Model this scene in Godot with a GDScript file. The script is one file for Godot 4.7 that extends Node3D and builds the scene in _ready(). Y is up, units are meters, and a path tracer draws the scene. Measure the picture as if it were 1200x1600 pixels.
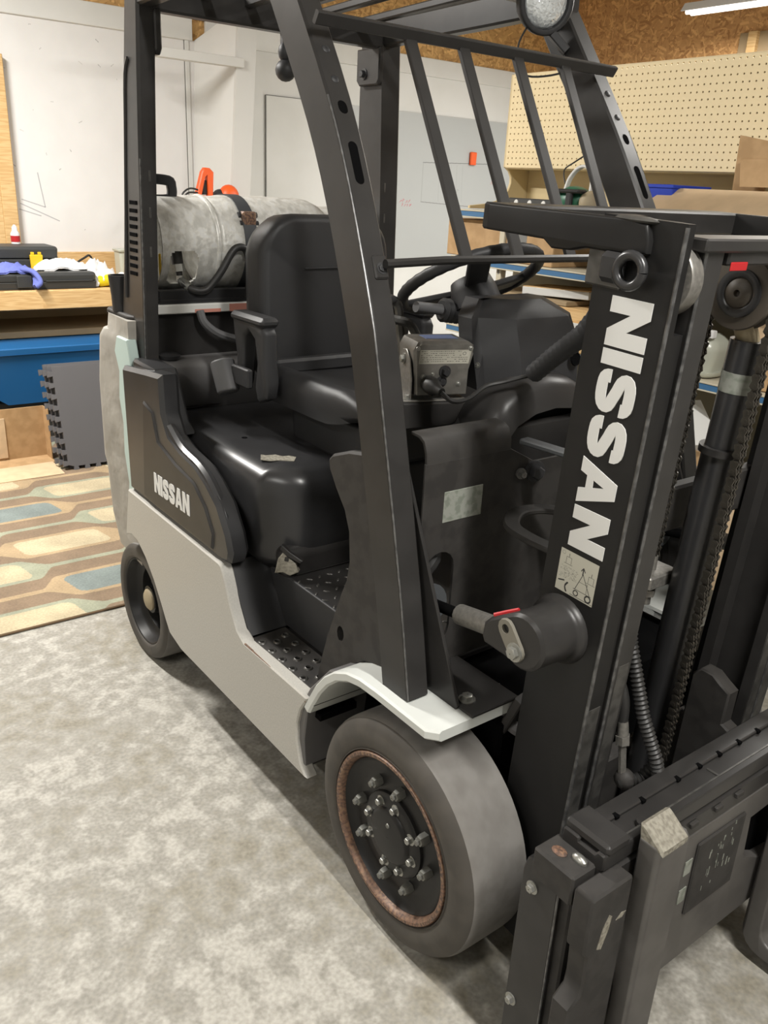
extends Node3D
# A black and silver forklift parked in a workshop. Truck frame: x forward, y up, z towards the truck's right-hand side; metres.

class MB:
	# collects triangles (counter-clockwise seen from outside); commit() smooths across soft creases
	var t := PackedVector3Array()
	var xf := Transform3D.IDENTITY
	func tri(a: Vector3, b: Vector3, c: Vector3) -> void:
		t.append(xf * a)
		t.append(xf * b)
		t.append(xf * c)
	func quad(a: Vector3, b: Vector3, c: Vector3, d: Vector3) -> void:
		tri(a, b, c)
		tri(a, c, d)
	func fix(from: int) -> void:
		var o := Vector3.ZERO
		for i in range(from, t.size()):
			o += t[i]
		o /= maxf(1.0, t.size() - from)
		var v := 0.0
		for i in range(from, t.size(), 3):
			v += (t[i] - o).dot((t[i + 1] - o).cross(t[i + 2] - o))
		if v < 0.0:
			for i in range(from, t.size(), 3):
				var k := t[i + 1]
				t[i + 1] = t[i + 2]
				t[i + 2] = k
	func box(x0: float, y0: float, z0: float, x1: float, y1: float, z1: float, bv := 0.003) -> MB:
		var s := t.size()
		var lo := Vector3(minf(x0, x1), minf(y0, y1), minf(z0, z1))
		var hi := Vector3(maxf(x0, x1), maxf(y0, y1), maxf(z0, z1))
		var d := hi - lo
		var b := minf(bv, 0.45 * minf(d.x, minf(d.y, d.z)))
		var p := func(i: int, ax: int) -> Vector3:
			var q := Vector3(hi.x if i & 1 else lo.x, hi.y if i & 2 else lo.y, hi.z if i & 4 else lo.z)
			for a in 3:
				if a != ax:
					q[a] += -b if i & (1 << a) else b
			return q
		for ax in 3:
			var u := 1 << ((ax + 1) % 3)
			var w := 1 << ((ax + 2) % 3)
			for sd in 2:
				var o: int = sd << ax
				if sd:
					quad(p.call(o, ax), p.call(o | u, ax), p.call(o | u | w, ax), p.call(o | w, ax))
				else:
					quad(p.call(o, ax), p.call(o | w, ax), p.call(o | u | w, ax), p.call(o | u, ax))
			for e in 4:
				var o2: int = (u if e & 1 else 0) | (w if e & 2 else 0)
				var a2: int = (ax + 1) % 3
				var c2: int = (ax + 2) % 3
				var f: int = 1 << ax
				if (e == 1) or (e == 2):
					quad(p.call(o2, a2), p.call(o2 | f, a2), p.call(o2 | f, c2), p.call(o2, c2))
				else:
					quad(p.call(o2, c2), p.call(o2 | f, c2), p.call(o2 | f, a2), p.call(o2, a2))
		for i in 8:
			if (i == 0) or (i == 3) or (i == 5) or (i == 6):
				tri(p.call(i, 0), p.call(i, 2), p.call(i, 1))
			else:
				tri(p.call(i, 0), p.call(i, 1), p.call(i, 2))
		fix(s)
		return self
	static func inset(poly: PackedVector2Array, b: float) -> PackedVector2Array:
		var out := PackedVector2Array()
		var n := poly.size()
		for i in n:
			var e1 := (poly[i] - poly[(i + n - 1) % n]).normalized()
			var e2 := (poly[(i + 1) % n] - poly[i]).normalized()
			var n1 := Vector2(-e1.y, e1.x)
			var n2 := Vector2(-e2.y, e2.x)
			var m := (n1 + n2) / maxf(0.35, 1.0 + n1.dot(n2))
			out.append(poly[i] + m * b)
		return out
	static func area(poly: PackedVector2Array) -> float:
		var a := 0.0
		for i in poly.size():
			a += poly[i].cross(poly[(i + 1) % poly.size()])
		return a * 0.5
	static func crosses(a: Vector2, b: Vector2, ring: PackedVector2Array) -> bool:
		for i in ring.size():
			var c := ring[i]
			var d := ring[(i + 1) % ring.size()]
			if c == a or c == b or d == a or d == b:
				continue
			if Geometry2D.segment_intersects_segment(a, b, c, d) != null:
				return true
		return false
	static func fill(outer: PackedVector2Array, holes: Array) -> PackedVector2Array:
		# triangles (three points each) of a polygon with holes: bridges, then ear clipping
		var ring := outer.duplicate()
		if area(ring) < 0.0:
			ring.reverse()
		var left := []
		for h: PackedVector2Array in holes:
			var g := h.duplicate()
			if area(g) > 0.0:
				g.reverse()
			left.append(g)
		while left.size():
			var best := [INF, 0, 0, 0]
			for hi in left.size():
				var g: PackedVector2Array = left[hi]
				for j in range(0, g.size()):
					for i in ring.size():
						var d := g[j].distance_squared_to(ring[i])
						if d < best[0]:
							var bad := crosses(g[j], ring[i], ring)
							for k in left.size():
								bad = bad or crosses(g[j], ring[i], left[k])
							if not bad:
								best = [d, hi, j, i]
			var g2: PackedVector2Array = left[best[1]]
			var made := PackedVector2Array()
			for i in range(0, int(best[3]) + 1):
				made.append(ring[i])
			for j in g2.size() + 1:
				made.append(g2[(int(best[2]) + j) % g2.size()])
			for i in range(int(best[3]), ring.size()):
				made.append(ring[i])
			ring = made
			left.remove_at(best[1])
		var out := PackedVector2Array()
		var guard := 0
		while ring.size() > 3 and guard < 4000:
			guard += 1
			var cut := -1
			var n := ring.size()
			for i in n:
				var a := ring[(i + n - 1) % n]
				var b := ring[i]
				var c := ring[(i + 1) % n]
				if (b - a).cross(c - b) <= 1e-12:
					continue
				var ok := true
				for k in n:
					var q := ring[k]
					if q == a or q == b or q == c:
						continue
					if (b - a).cross(q - a) >= -1e-12 and (c - b).cross(q - b) >= -1e-12 and (a - c).cross(q - c) >= -1e-12:
						ok = false
						break
				if ok:
					cut = i
					break
			if cut < 0:
				cut = 0
				for i in n:
					if absf((ring[i] - ring[(i + n - 1) % n]).cross(ring[(i + 1) % n] - ring[i])) < 1e-9:
						cut = i
						break
			out.append_array([ring[(cut + n - 1) % n], ring[cut], ring[(cut + 1) % n]])
			ring.remove_at(cut)
		if ring.size() == 3:
			out.append_array([ring[0], ring[1], ring[2]])
		return out
	func prism(pts: Array, z0: float, z1: float, bv := 0.002, holes := []) -> MB:
		# polygon in x,y pulled from z0 to z1
		var s := t.size()
		var poly := PackedVector2Array(pts)
		if area(poly) < 0.0:
			poly.reverse()
		var a := minf(z0, z1)
		var b := maxf(z0, z1)
		bv = minf(bv, 0.4 * (b - a))
		var ins := inset(poly, bv) if bv > 0.0 else poly
		var n := poly.size()
		for i in n:
			var p := poly[i]
			var q := poly[(i + 1) % n]
			var pi := ins[i]
			var qi := ins[(i + 1) % n]
			quad(Vector3(p.x, p.y, a + bv), Vector3(q.x, q.y, a + bv), Vector3(q.x, q.y, b - bv), Vector3(p.x, p.y, b - bv))
			if bv > 0.0:
				quad(Vector3(p.x, p.y, b - bv), Vector3(q.x, q.y, b - bv), Vector3(qi.x, qi.y, b), Vector3(pi.x, pi.y, b))
				quad(Vector3(pi.x, pi.y, a), Vector3(qi.x, qi.y, a), Vector3(q.x, q.y, a + bv), Vector3(p.x, p.y, a + bv))
		var hs := []
		for h in holes:
			var g := PackedVector2Array(h)
			if area(g) > 0.0:
				g.reverse()
			hs.append(g)
			for i in g.size():
				var p := g[i]
				var q := g[(i + 1) % g.size()]
				quad(Vector3(p.x, p.y, a), Vector3(q.x, q.y, a), Vector3(q.x, q.y, b), Vector3(p.x, p.y, b))
		var f := fill(ins, hs)
		for i in range(0, f.size(), 3):
			tri(Vector3(f[i].x, f[i].y, b), Vector3(f[i + 1].x, f[i + 1].y, b), Vector3(f[i + 2].x, f[i + 2].y, b))
			tri(Vector3(f[i].x, f[i].y, a), Vector3(f[i + 2].x, f[i + 2].y, a), Vector3(f[i + 1].x, f[i + 1].y, a))
		fix(s)
		return self
	func prism_at(at: Transform3D, pts: Array, h := 0.0006) -> MB:
		var was := xf
		xf = at
		prism(pts, -h, h, 0.0)
		xf = was
		return self
	func loft(rings: Array, caps := true, closed := true) -> MB:
		var s := t.size()
		var n: int = rings[0].size()
		for r in rings.size() - 1:
			var a: PackedVector3Array = rings[r]
			var b: PackedVector3Array = rings[r + 1]
			for i in (n if closed else n - 1):
				var j := (i + 1) % n
				quad(a[i], a[j], b[j], b[i])
		if caps and closed:
			for e in 2:
				var g: PackedVector3Array = rings[rings.size() - 1 if e else 0]
				var c := Vector3.ZERO
				for q in g:
					c += q
				c /= n
				for i in n:
					if e:
						tri(c, g[i], g[(i + 1) % n])
					else:
						tri(c, g[(i + 1) % n], g[i])
		if closed:
			fix(s)
		return self
	func sweep(path: Array, sec: Array, up := Vector3.UP, scales := []) -> MB:
		# a section (x to the side, y along up) carried along a path
		var rings := []
		var n := path.size()
		for i in n:
			var d1: Vector3 = (path[i] - path[maxi(0, i - 1)]).normalized()
			var d2: Vector3 = (path[mini(n - 1, i + 1)] - path[i]).normalized()
			var d := (d1 + d2).normalized()
			var side := d.cross(up).normalized()
			var u := side.cross(d).normalized()
			var k: float = 1.0 if d1 == Vector3.ZERO or d2 == Vector3.ZERO else 1.0 / maxf(0.5, sqrt(0.5 * (1.0 + d1.dot(d2))))
			var g := PackedVector3Array()
			var m: float = scales[i] if scales.size() else 1.0
			for q: Vector2 in sec:
				g.append(path[i] + side * q.x * k * m + u * q.y * m)
			rings.append(g)
		return loft(rings)
	static func rect(w: float, h: float, b := 0.003) -> Array:
		var x := w * 0.5
		var y := h * 0.5
		return [Vector2(-x + b, -y), Vector2(x - b, -y), Vector2(x, -y + b), Vector2(x, y - b), Vector2(x - b, y), Vector2(-x + b, y), Vector2(-x, y - b), Vector2(-x, -y + b)]
	func bar(a: Vector3, b: Vector3, w: float, h: float, up := Vector3.UP, bv := 0.003) -> MB:
		return sweep([a, b], rect(w, h, bv), up)
	static func smooth(path: Array, per := 6) -> Array:
		var out := []
		for i in path.size() - 1:
			var a: Vector3 = path[maxi(0, i - 1)]
			var b: Vector3 = path[i]
			var c: Vector3 = path[i + 1]
			var d: Vector3 = path[mini(path.size() - 1, i + 2)]
			for k in per:
				out.append(b.cubic_interpolate(c, a, d, float(k) / per))
		out.append(path[path.size() - 1])
		return out
	func tube(path: Array, r: float, n := 10, radii := []) -> MB:
		var rings := []
		var side := Vector3.ZERO
		for i in path.size():
			var d: Vector3 = (path[mini(path.size() - 1, i + 1)] - path[maxi(0, i - 1)]).normalized()
			if side == Vector3.ZERO:
				side = d.cross(Vector3(0.31, 0.92, 0.21)).normalized()
			side = (side - d * side.dot(d)).normalized()
			var u := d.cross(side)
			var q: float = radii[i] if radii.size() else r
			var g := PackedVector3Array()
			for k in n:
				var a := TAU * k / n
				g.append(path[i] + (side * cos(a) + u * sin(a)) * q)
			rings.append(g)
		return loft(rings)
	func ribbed(path: Array, r: float, amp: float, pitch: float, n := 10) -> MB:
		var c := Curve3D.new()
		c.bake_interval = 0.01
		for q: Vector3 in path:
			c.add_point(q)
		var l := c.get_baked_length()
		var steps := int(l / pitch * 2.0)
		var p := []
		var radii := []
		for i in steps + 1:
			p.append(c.sample_baked(l * i / steps))
			radii.append(r + (amp if i % 2 else -amp))
		return tube(p, r, n, radii)
	func lathe(prof: Array, n := 32) -> MB:
		# (radius, height) pairs turned about the y axis
		var rings := []
		for q: Vector2 in prof:
			var g := PackedVector3Array()
			for k in n:
				var a := TAU * k / n
				g.append(Vector3(cos(a) * q.x, q.y, sin(a) * q.x))
			rings.append(g)
		return loft(rings, false)
	static func rring(x0: float, x1: float, z0: float, z1: float, y: float, rc: float, ins := 0.0, n := 5) -> PackedVector3Array:
		var g := PackedVector3Array()
		var r := maxf(rc - ins, 0.001)
		var k := minf(rc, 0.499 * minf(x1 - x0, z1 - z0))
		if ins > rc:
			k = ins + 0.001
		r = maxf(k - ins, 0.001)
		for c in 4:
			var cx := x1 - k if c == 0 or c == 3 else x0 + k
			var cz := z1 - k if c < 2 else z0 + k
			for i in n + 1:
				var a := PI * 0.5 * (c + float(i) / n)
				g.append(Vector3(cx + cos(a) * r, y, cz + sin(a) * r))
		return g
	func rbox(x0: float, y0: float, z0: float, x1: float, y1: float, z1: float, rc: float, rt: float, rb := 0.003, n := 5) -> MB:
		# box with corners rounded about y by rc, the upper edge by rt, the lower by rb
		var rings := []
		for i in 5:
			var a := PI * 0.5 * i / 4.0
			rings.append(rring(x0, x1, z0, z1, y0 + rb * (1.0 - sin(a)), rc, rb * (1.0 - cos(a)), n))
		for i in 6:
			var a := PI * 0.5 * i / 5.0
			rings.append(rring(x0, x1, z0, z1, y1 - rt * (1.0 - sin(a)), rc, rt * (1.0 - cos(a)), n))
		return loft(rings)
	func ball(c: Vector3, r: Vector3, n := 14, m := 9) -> MB:
		var rings := []
		for i in m + 1:
			var a := PI * (float(i) / m - 0.5)
			var g := PackedVector3Array()
			for k in n:
				var b := TAU * k / n
				g.append(c + Vector3(cos(a) * cos(b) * r.x, sin(a) * r.y, cos(a) * sin(b) * r.z))
			rings.append(g)
		return loft(rings, false)
	func turned(o: Vector3, y_to: Vector3) -> MB:
		# puts the local y axis along y_to at o
		var y := y_to.normalized()
		var x := y.cross(Vector3(0.2, 0.1, 0.97) if absf(y.z) < 0.9 else Vector3(0, 1, 0)).normalized()
		xf = Transform3D(Basis(x, y, x.cross(y)), o)
		return self
	func hexbolt(o: Vector3, dir: Vector3, r: float, h: float) -> MB:
		turned(o, dir)
		lathe([Vector2(0.001, -0.004), Vector2(r * 1.5, -0.004), Vector2(r * 1.5, h * 0.2), Vector2(0.001, h * 0.2)], 14)
		lathe([Vector2(0.001, 0), Vector2(r, 0), Vector2(r, h * 0.85), Vector2(r * 0.82, h), Vector2(0.001, h)], 6)
		xf = Transform3D.IDENTITY
		return self
	func mesh(crease := 0.72) -> ArrayMesh:
		var at := {}
		var nf := t.size() / 3
		var fn := PackedVector3Array()
		fn.resize(nf)
		var ids := []
		for f in nf:
			var n := (t[f * 3 + 1] - t[f * 3]).cross(t[f * 3 + 2] - t[f * 3])
			fn[f] = n
			for k in 3:
				var key := Vector3i((t[f * 3 + k] * 20000.0).round())
				if at.has(key):
					at[key].append(f)
				else:
					at[key] = [f]
				ids.append(key)
		var v := PackedVector3Array()
		var no := PackedVector3Array()
		for f in nf:
			var u := fn[f].normalized()
			if fn[f].length_squared() < 1e-18:
				continue
			for k: int in [0, 2, 1]:
				var sum := Vector3.ZERO
				for g: int in at[ids[f * 3 + k]]:
					if fn[g].normalized().dot(u) > crease:
						sum += fn[g]
				v.append(t[f * 3 + k])
				no.append(sum.normalized() if sum.length_squared() > 1e-20 else u)
		var arr := []
		arr.resize(Mesh.ARRAY_MAX)
		arr[Mesh.ARRAY_VERTEX] = v
		arr[Mesh.ARRAY_NORMAL] = no
		var am := ArrayMesh.new()
		am.add_surface_from_arrays(Mesh.PRIMITIVE_TRIANGLES, arr)
		return am

var M := {}

func V(x: float, y: float, z: float) -> Vector3:
	return Vector3(x, y, z)

func v2(a: Array) -> Array:
	# flat x, y list to points
	var out := []
	for i in range(0, a.size(), 2):
		out.append(Vector2(a[i], a[i + 1]))
	return out

func disc(cx: float, cy: float, rx: float, ry := -1.0, n := 12, turn := 0.0) -> Array:
	var out := []
	for i in n:
		var q := Vector2(cos(TAU * i / n) * rx, sin(TAU * i / n) * (rx if ry < 0.0 else ry)).rotated(turn)
		out.append(q + Vector2(cx, cy))
	return out

func slot(a: Vector2, b: Vector2, r: float, n := 6) -> Array:
	var d := (b - a).angle()
	var out := []
	for i in n + 1:
		out.append(b + Vector2.from_angle(d - PI * 0.5 + PI * i / n) * r)
	for i in n + 1:
		out.append(a + Vector2.from_angle(d + PI * 0.5 + PI * i / n) * r)
	return out

func noise(sd: int, freq: float, oct := 4, kind := FastNoiseLite.TYPE_SIMPLEX_SMOOTH) -> FastNoiseLite:
	var f := FastNoiseLite.new()
	f.seed = sd
	f.noise_type = kind
	f.frequency = freq
	f.fractal_octaves = oct
	return f

func ntex(sd: int, freq: float, a: Color, b: Color, size := 256, oct := 4, lo := 0.3, hi := 0.7) -> NoiseTexture2D:
	var t := NoiseTexture2D.new()
	t.width = size
	t.height = size
	t.seamless = true
	t.noise = noise(sd, freq, oct)
	var g := Gradient.new()
	g.set_color(0, a)
	g.set_color(1, b)
	g.set_offset(0, lo)
	g.set_offset(1, hi)
	t.color_ramp = g
	return t

func mat(called: String, c: Color, rough := 0.5, metal := 0.0, tex: Texture2D = null, scale := 1.0, bump: Texture2D = null, bump_cm := 0.1) -> StandardMaterial3D:
	var m := StandardMaterial3D.new()
	m.resource_name = called
	m.albedo_color = c
	m.roughness = rough
	m.metallic = metal
	if tex:
		m.albedo_texture = tex
	if bump:
		m.heightmap_enabled = true
		m.heightmap_texture = bump
		m.heightmap_scale = bump_cm
	if tex or bump:
		m.uv1_triplanar = true
		m.uv1_scale = Vector3.ONE * scale
	M[called] = m
	return m

func P(parent: Node3D, called: String, mb: MB, m: Variant, crease := 0.72) -> MeshInstance3D:
	var o := MeshInstance3D.new()
	o.name = called
	o.mesh = mb.mesh(crease)
	o.material_override = null
	o.mesh.surface_set_material(0, M[m] if m is String else m)
	parent.add_child(o, true)
	return o

func again(parent: Node3D, called: String, like: MeshInstance3D, tr: Transform3D) -> MeshInstance3D:
	# another piece that shares the mesh of an alike one
	var o := MeshInstance3D.new()
	o.name = called
	o.mesh = like.mesh
	o.transform = tr
	parent.add_child(o, true)
	return o

func tag(o: Node3D, label: String, category: String, group := "") -> void:
	o.set_meta("label", label)
	o.set_meta("category", category)
	if group:
		o.set_meta("group", group)

func thing(called: String, label: String, category: String, at := Vector3.ZERO, turn := 0.0, group := "") -> Node3D:
	var o := Node3D.new()
	o.name = called
	o.position = at
	o.rotation.y = turn
	add_child(o, true)
	tag(o, label, category, group)
	return o

func struct(called: String, mb: MB, m: String) -> MeshInstance3D:
	var o := P(self, called, mb, m)
	o.set_meta("kind", "structure")
	return o

func flat_quad(a: Vector3, b: Vector3, c: Vector3, d: Vector3) -> ArrayMesh:
	# printed face: a lower left, b lower right, c upper right, d upper left, seen from the front
	var arr := []
	arr.resize(Mesh.ARRAY_MAX)
	var n := (b - a).cross(d - a).normalized()
	arr[Mesh.ARRAY_VERTEX] = PackedVector3Array([a, c, b, a, d, c])
	arr[Mesh.ARRAY_NORMAL] = PackedVector3Array([n, n, n, n, n, n])
	arr[Mesh.ARRAY_TEX_UV] = PackedVector2Array([Vector2(0, 1), Vector2(1, 0), Vector2(1, 1), Vector2(0, 1), Vector2(0, 0), Vector2(1, 0)])
	var am := ArrayMesh.new()
	am.add_surface_from_arrays(Mesh.PRIMITIVE_TRIANGLES, arr)
	return am

func printed(parent: Node3D, called: String, a: Vector3, b: Vector3, c: Vector3, d: Vector3, im: Image, rough := 0.5) -> MeshInstance3D:
	var o := MeshInstance3D.new()
	o.name = called
	o.mesh = flat_quad(a, b, c, d)
	var m := StandardMaterial3D.new()
	m.albedo_texture = ImageTexture.create_from_image(im)
	m.roughness = rough
	o.mesh.surface_set_material(0, m)
	parent.add_child(o, true)
	return o

# ---------------------------------------------------------------- surfaces
func image_of(w: int, h: int, c: Color) -> Image:
	var im := Image.create(w, h, false, Image.FORMAT_RGB8)
	im.fill(c)
	return im

func stroke(im: Image, a: Vector2, b: Vector2, r: float, c: Color) -> void:
	var n := int(a.distance_to(b) / maxf(0.6, r * 0.5)) + 1
	for i in n + 1:
		var q := a.lerp(b, float(i) / n)
		var k := int(maxf(1.0, r * 2.0))
		im.fill_rect(Rect2i(int(q.x - r), int(q.y - r), k, k), c)

func ring_line(im: Image, c: Vector2, r: float, w: float, col: Color) -> void:
	for i in 24:
		stroke(im, c + Vector2.from_angle(TAU * i / 24.0) * r, c + Vector2.from_angle(TAU * (i + 1) / 24.0) * r, w, col)

func concrete_image() -> Image:
	var n := 1024
	var big := noise(11, 0.0045, 4).get_seamless_image(n, n)
	var mid := noise(12, 0.03, 5).get_seamless_image(n, n)
	var fine := noise(13, 0.16, 3).get_seamless_image(n, n)
	var a := big.get_data()
	var b := mid.get_data()
	var c := fine.get_data()
	var out := PackedByteArray()
	out.resize(n * n * 3)
	for i in n * n:
		var x := (a[i] - 128) / 128.0
		var y := (b[i] - 128) / 128.0
		var z := (c[i] - 128) / 128.0
		var pale := clampf((y * 0.8 + x * 0.7 - 0.06) * 2.6, 0.0, 1.0)
		var dark := clampf((-y * 0.6 - x * 0.8 + z * 0.35 - 0.12) * 1.6, 0.0, 1.0)
		var l := 0.562 + pale * 0.065 - dark * 0.045 + y * 0.035 + z * 0.075
		var warm := 0.022 + dark * 0.012
		out[i * 3] = int(clampf((l + warm * 0.6) * 255.0, 0, 255))
		out[i * 3 + 1] = int(clampf(l * 255.0, 0, 255))
		out[i * 3 + 2] = int(clampf((l - warm * 1.5) * 255.0, 0, 255))
	return Image.create_from_data(n, n, false, Image.FORMAT_RGB8, out)

func strand_image(sd: int, base: Color, n := 768) -> Image:
	# oriented strand board: thousands of overlapping flakes
	var rng := RandomNumberGenerator.new()
	rng.seed = sd
	var im := image_of(n, n, base)
	for k in 5200:
		var c := Vector2(rng.randf() * n, rng.randf() * n)
		var a := rng.randf_range(-0.7, 0.7) + (PI * 0.5 if rng.randf() < 0.45 else 0.0)
		var l := rng.randf_range(10, 40)
		var w := rng.randf_range(2.5, 8.0)
		var v := rng.randf_range(-0.12, 0.12)
		var col := Color(clampf(base.r + v, 0, 1), clampf(base.g + v * 0.95, 0, 1), clampf(base.b + v * 0.75, 0, 1))
		var d := Vector2.from_angle(a)
		for s in int(l / w * 1.6) + 1:
			var q := c + d * w * 0.6 * s
			im.fill_rect(Rect2i(posmod(int(q.x), n), posmod(int(q.y), n), int(w) + 1, int(w) + 1), col)
	return im

func wood_image(sd: int, light: Color, dark: Color, n := 512) -> Image:
	var f := noise(sd, 0.006, 3)
	var g := noise(sd + 1, 0.05, 3)
	var out := image_of(n, n, light)
	for y in n:
		for x in n:
			var q := f.get_noise_2d(x * 0.35, y * 3.2)
			var k := 0.5 + 0.5 * sin(y * 0.22 + q * 16.0)
			k = clampf(k * 0.55 + 0.35 * g.get_noise_2d(x * 0.25, y * 6.0), 0.0, 1.0)
			out.set_pixel(x, y, light.lerp(dark, k))
	for k in 3:
		var rng := RandomNumberGenerator.new()
		rng.seed = sd * 7 + k
		var c := Vector2(rng.randf() * n, rng.randf() * n)
		for r in range(9, 0, -1):
			ring_line(out, c, r, 1.0, dark.darkened(0.35 - r * 0.03))
	return out

func carpet_image() -> Image:
	# retro pill pattern; u runs along z from 2.8 to -2.2, v along x from -4.2 to -1.8
	var w := 1250
	var h := 600
	var rng := RandomNumberGenerator.new()
	rng.seed = 5
	var pile := noise(31, 0.35, 2)
	var wear := noise(32, 0.02, 3)
	var brown := Color(0.49, 0.42, 0.345)
	var tan := Color(0.62, 0.54, 0.425)
	var mint := Color(0.555, 0.565, 0.49)
	var cream := Color(0.69, 0.64, 0.53)
	var blue := Color(0.455, 0.49, 0.48)
	var out := image_of(w, h, brown)
	for py in h:
		for px in w:
			var z := 2.8 - 5.0 * px / w
			var x := -4.2 + 2.4 * py / h
			var skew := z - 0.45 + (x + 2.5) * 0.18
			var row := roundf((x + 2.07) / 0.225)
			var shift := 0.0 if posmod(int(row), 2) == 0 else 0.45
			var cell := roundf((skew - shift) / 0.9)
			var dx := x + 2.07 - row * 0.225
			var dz := skew - shift - cell * 0.9
			var col := brown
			var q := Vector2(maxf(absf(dz) - 0.15, 0.0), maxf(absf(dx) - 0.048, 0.0)).length()
			var even := posmod(int(row), 2) == 0
			var band := 0.016 + 0.092 * smoothstep(0.30, 0.19, absf(dz))
			if absf(dx) < band:
				col = tan if even else mint
			if q < 0.038:
				col = blue if even and posmod(int(row), 4) == 0 else cream
			elif q < 0.062:
				col = tan if even else mint
			var v := pile.get_noise_2d(px, py) * 0.10 + wear.get_noise_2d(px, py) * 0.10
			out.set_pixel(px, py, Color(clampf(col.r * (1.0 + v), 0, 1), clampf(col.g * (1.0 + v), 0, 1), clampf(col.b * (1.0 + v), 0, 1)))
	return out

func board_image(sd: int) -> Image:
	# dry-erase board with faint ghost writing
	var im := image_of(768, 640, Color(0.69, 0.70, 0.70))
	var rng := RandomNumberGenerator.new()
	rng.seed = sd
	var g := Color(0.60, 0.61, 0.61)
	stroke(im, Vector2(330, 205), Vector2(655, 190), 1.5, Color(0.45, 0.46, 0.46))
	stroke(im, Vector2(330, 205), Vector2(330, 380), 1.0, g)
	stroke(im, Vector2(330, 380), Vector2(560, 395), 1.5, Color(0.5, 0.5, 0.5))
	for k in 5:
		stroke(im, Vector2(400 + k * 26, 205), Vector2(404 + k * 26, 375), 0.6, g)
	var scrawl := func(at: Vector2, n: int, s: float, c: Color) -> void:
		for i in n:
			var p := at + Vector2(i * s * 0.75, 0)
			var q := p
			for k in 4:
				var r := p + Vector2(rng.randf_range(0, s * 0.6), rng.randf_range(-s, 0))
				stroke(im, q, r, 1.0, c)
				q = r
	scrawl.call(Vector2(70, 290), 3, 22.0, Color(0.5, 0.5, 0.52))
	scrawl.call(Vector2(70, 325), 2, 20.0, Color(0.5, 0.5, 0.52))
	scrawl.call(Vector2(160, 285), 3, 22.0, g)
	scrawl.call(Vector2(165, 335), 2, 20.0, Color(0.55, 0.55, 0.57))
	scrawl.call(Vector2(60, 430), 6, 22.0, Color(0.56, 0.56, 0.58))
	scrawl.call(Vector2(240, 385), 4, 16.0, Color(0.72, 0.5, 0.52))
	scrawl.call(Vector2(250, 402), 4, 14.0, Color(0.72, 0.5, 0.52))
	scrawl.call(Vector2(640, 285), 5, 18.0, Color(0.72, 0.6, 0.6))
	scrawl.call(Vector2(470, 330), 2, 18.0, g)
	return im

func wall_image() -> Image:
	# white painted sheet with scuffs
	var im := image_of(1024, 768, Color(0.875, 0.87, 0.865))
	var rng := RandomNumberGenerator.new()
	rng.seed = 77
	var blot := noise(41, 0.012, 4)
	for y in range(0, 768):
		for x in range(0, 1024):
			var v := blot.get_noise_2d(x, y) * 0.012
			im.set_pixel(x, y, Color(0.875 + v, 0.87 + v, 0.865 + v))
	for k in 60:
		var p := Vector2(rng.randf() * 1020, rng.randf() * 760)
		stroke(im, p, p + Vector2(rng.randf_range(-9, 9), rng.randf_range(-4, 4)), 0.8, Color(0.55, 0.55, 0.55).lerp(Color(0.8, 0.79, 0.785), rng.randf() * 0.8))
	return im

func lift_sticker_image() -> Image:
	# worn safety sticker: a fork truck diagram, arrows and fine print
	var ink := Color(0.14, 0.14, 0.14)
	var im := image_of(256, 256, Color(0.72, 0.71, 0.66))
	var rng := RandomNumberGenerator.new()
	rng.seed = 9
	ring_line(im, Vector2(140, 226), 15, 2.5, ink)
	ring_line(im, Vector2(222, 226), 18, 3.5, ink)
	stroke(im, Vector2(120, 204), Vector2(238, 204), 1.5, ink)
	stroke(im, Vector2(130, 204), Vector2(168, 98), 1.5, ink)
	stroke(im, Vector2(168, 98), Vector2(230, 204), 1.5, ink)
	stroke(im, Vector2(150, 150), Vector2(205, 150), 1.2, ink)
	stroke(im, Vector2(206, 140), Vector2(206, 204), 1.2, ink)
	stroke(im, Vector2(165, 100), Vector2(165, 62), 3.5, ink)
	stroke(im, Vector2(152, 80), Vector2(165, 60), 2.0, ink)
	stroke(im, Vector2(178, 80), Vector2(165, 60), 2.0, ink)
	stroke(im, Vector2(105, 248), Vector2(252, 248), 1.5, ink)
	for b: Vector2 in [Vector2(45, 40), Vector2(206, 92)]:
		stroke(im, b, b + Vector2(34, 0), 1.2, ink)
		stroke(im, b, b + Vector2(0, 38), 1.2, ink)
		stroke(im, b + Vector2(34, 0), b + Vector2(34, 38), 1.2, ink)
		stroke(im, b + Vector2(-12, 42), b + Vector2(44, 42), 1.2, ink)
		stroke(im, b + Vector2(16, -22), b + Vector2(16, -4), 1.8, ink)
	stroke(im, Vector2(16, 196), Vector2(52, 186), 3.5, ink)
	for i in 6:
		stroke(im, Vector2(78 - sin(i * 0.5) * 14, 190 + i * 9), Vector2(78 - sin(i * 0.5 + 0.5) * 14, 199 + i * 9), 4.0, ink)
	for k in 110:
		var p := Vector2(rng.randf_range(8, 130), rng.randf_range(98, 170))
		stroke(im, p, p + Vector2(rng.randf_range(3, 12), rng.randf_range(-3, 3)), 0.9, Color(0.3, 0.3, 0.29))
	ring_line(im, Vector2(22, 22), 10, 1.0, Color(0.5, 0.5, 0.48))
	return im

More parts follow.
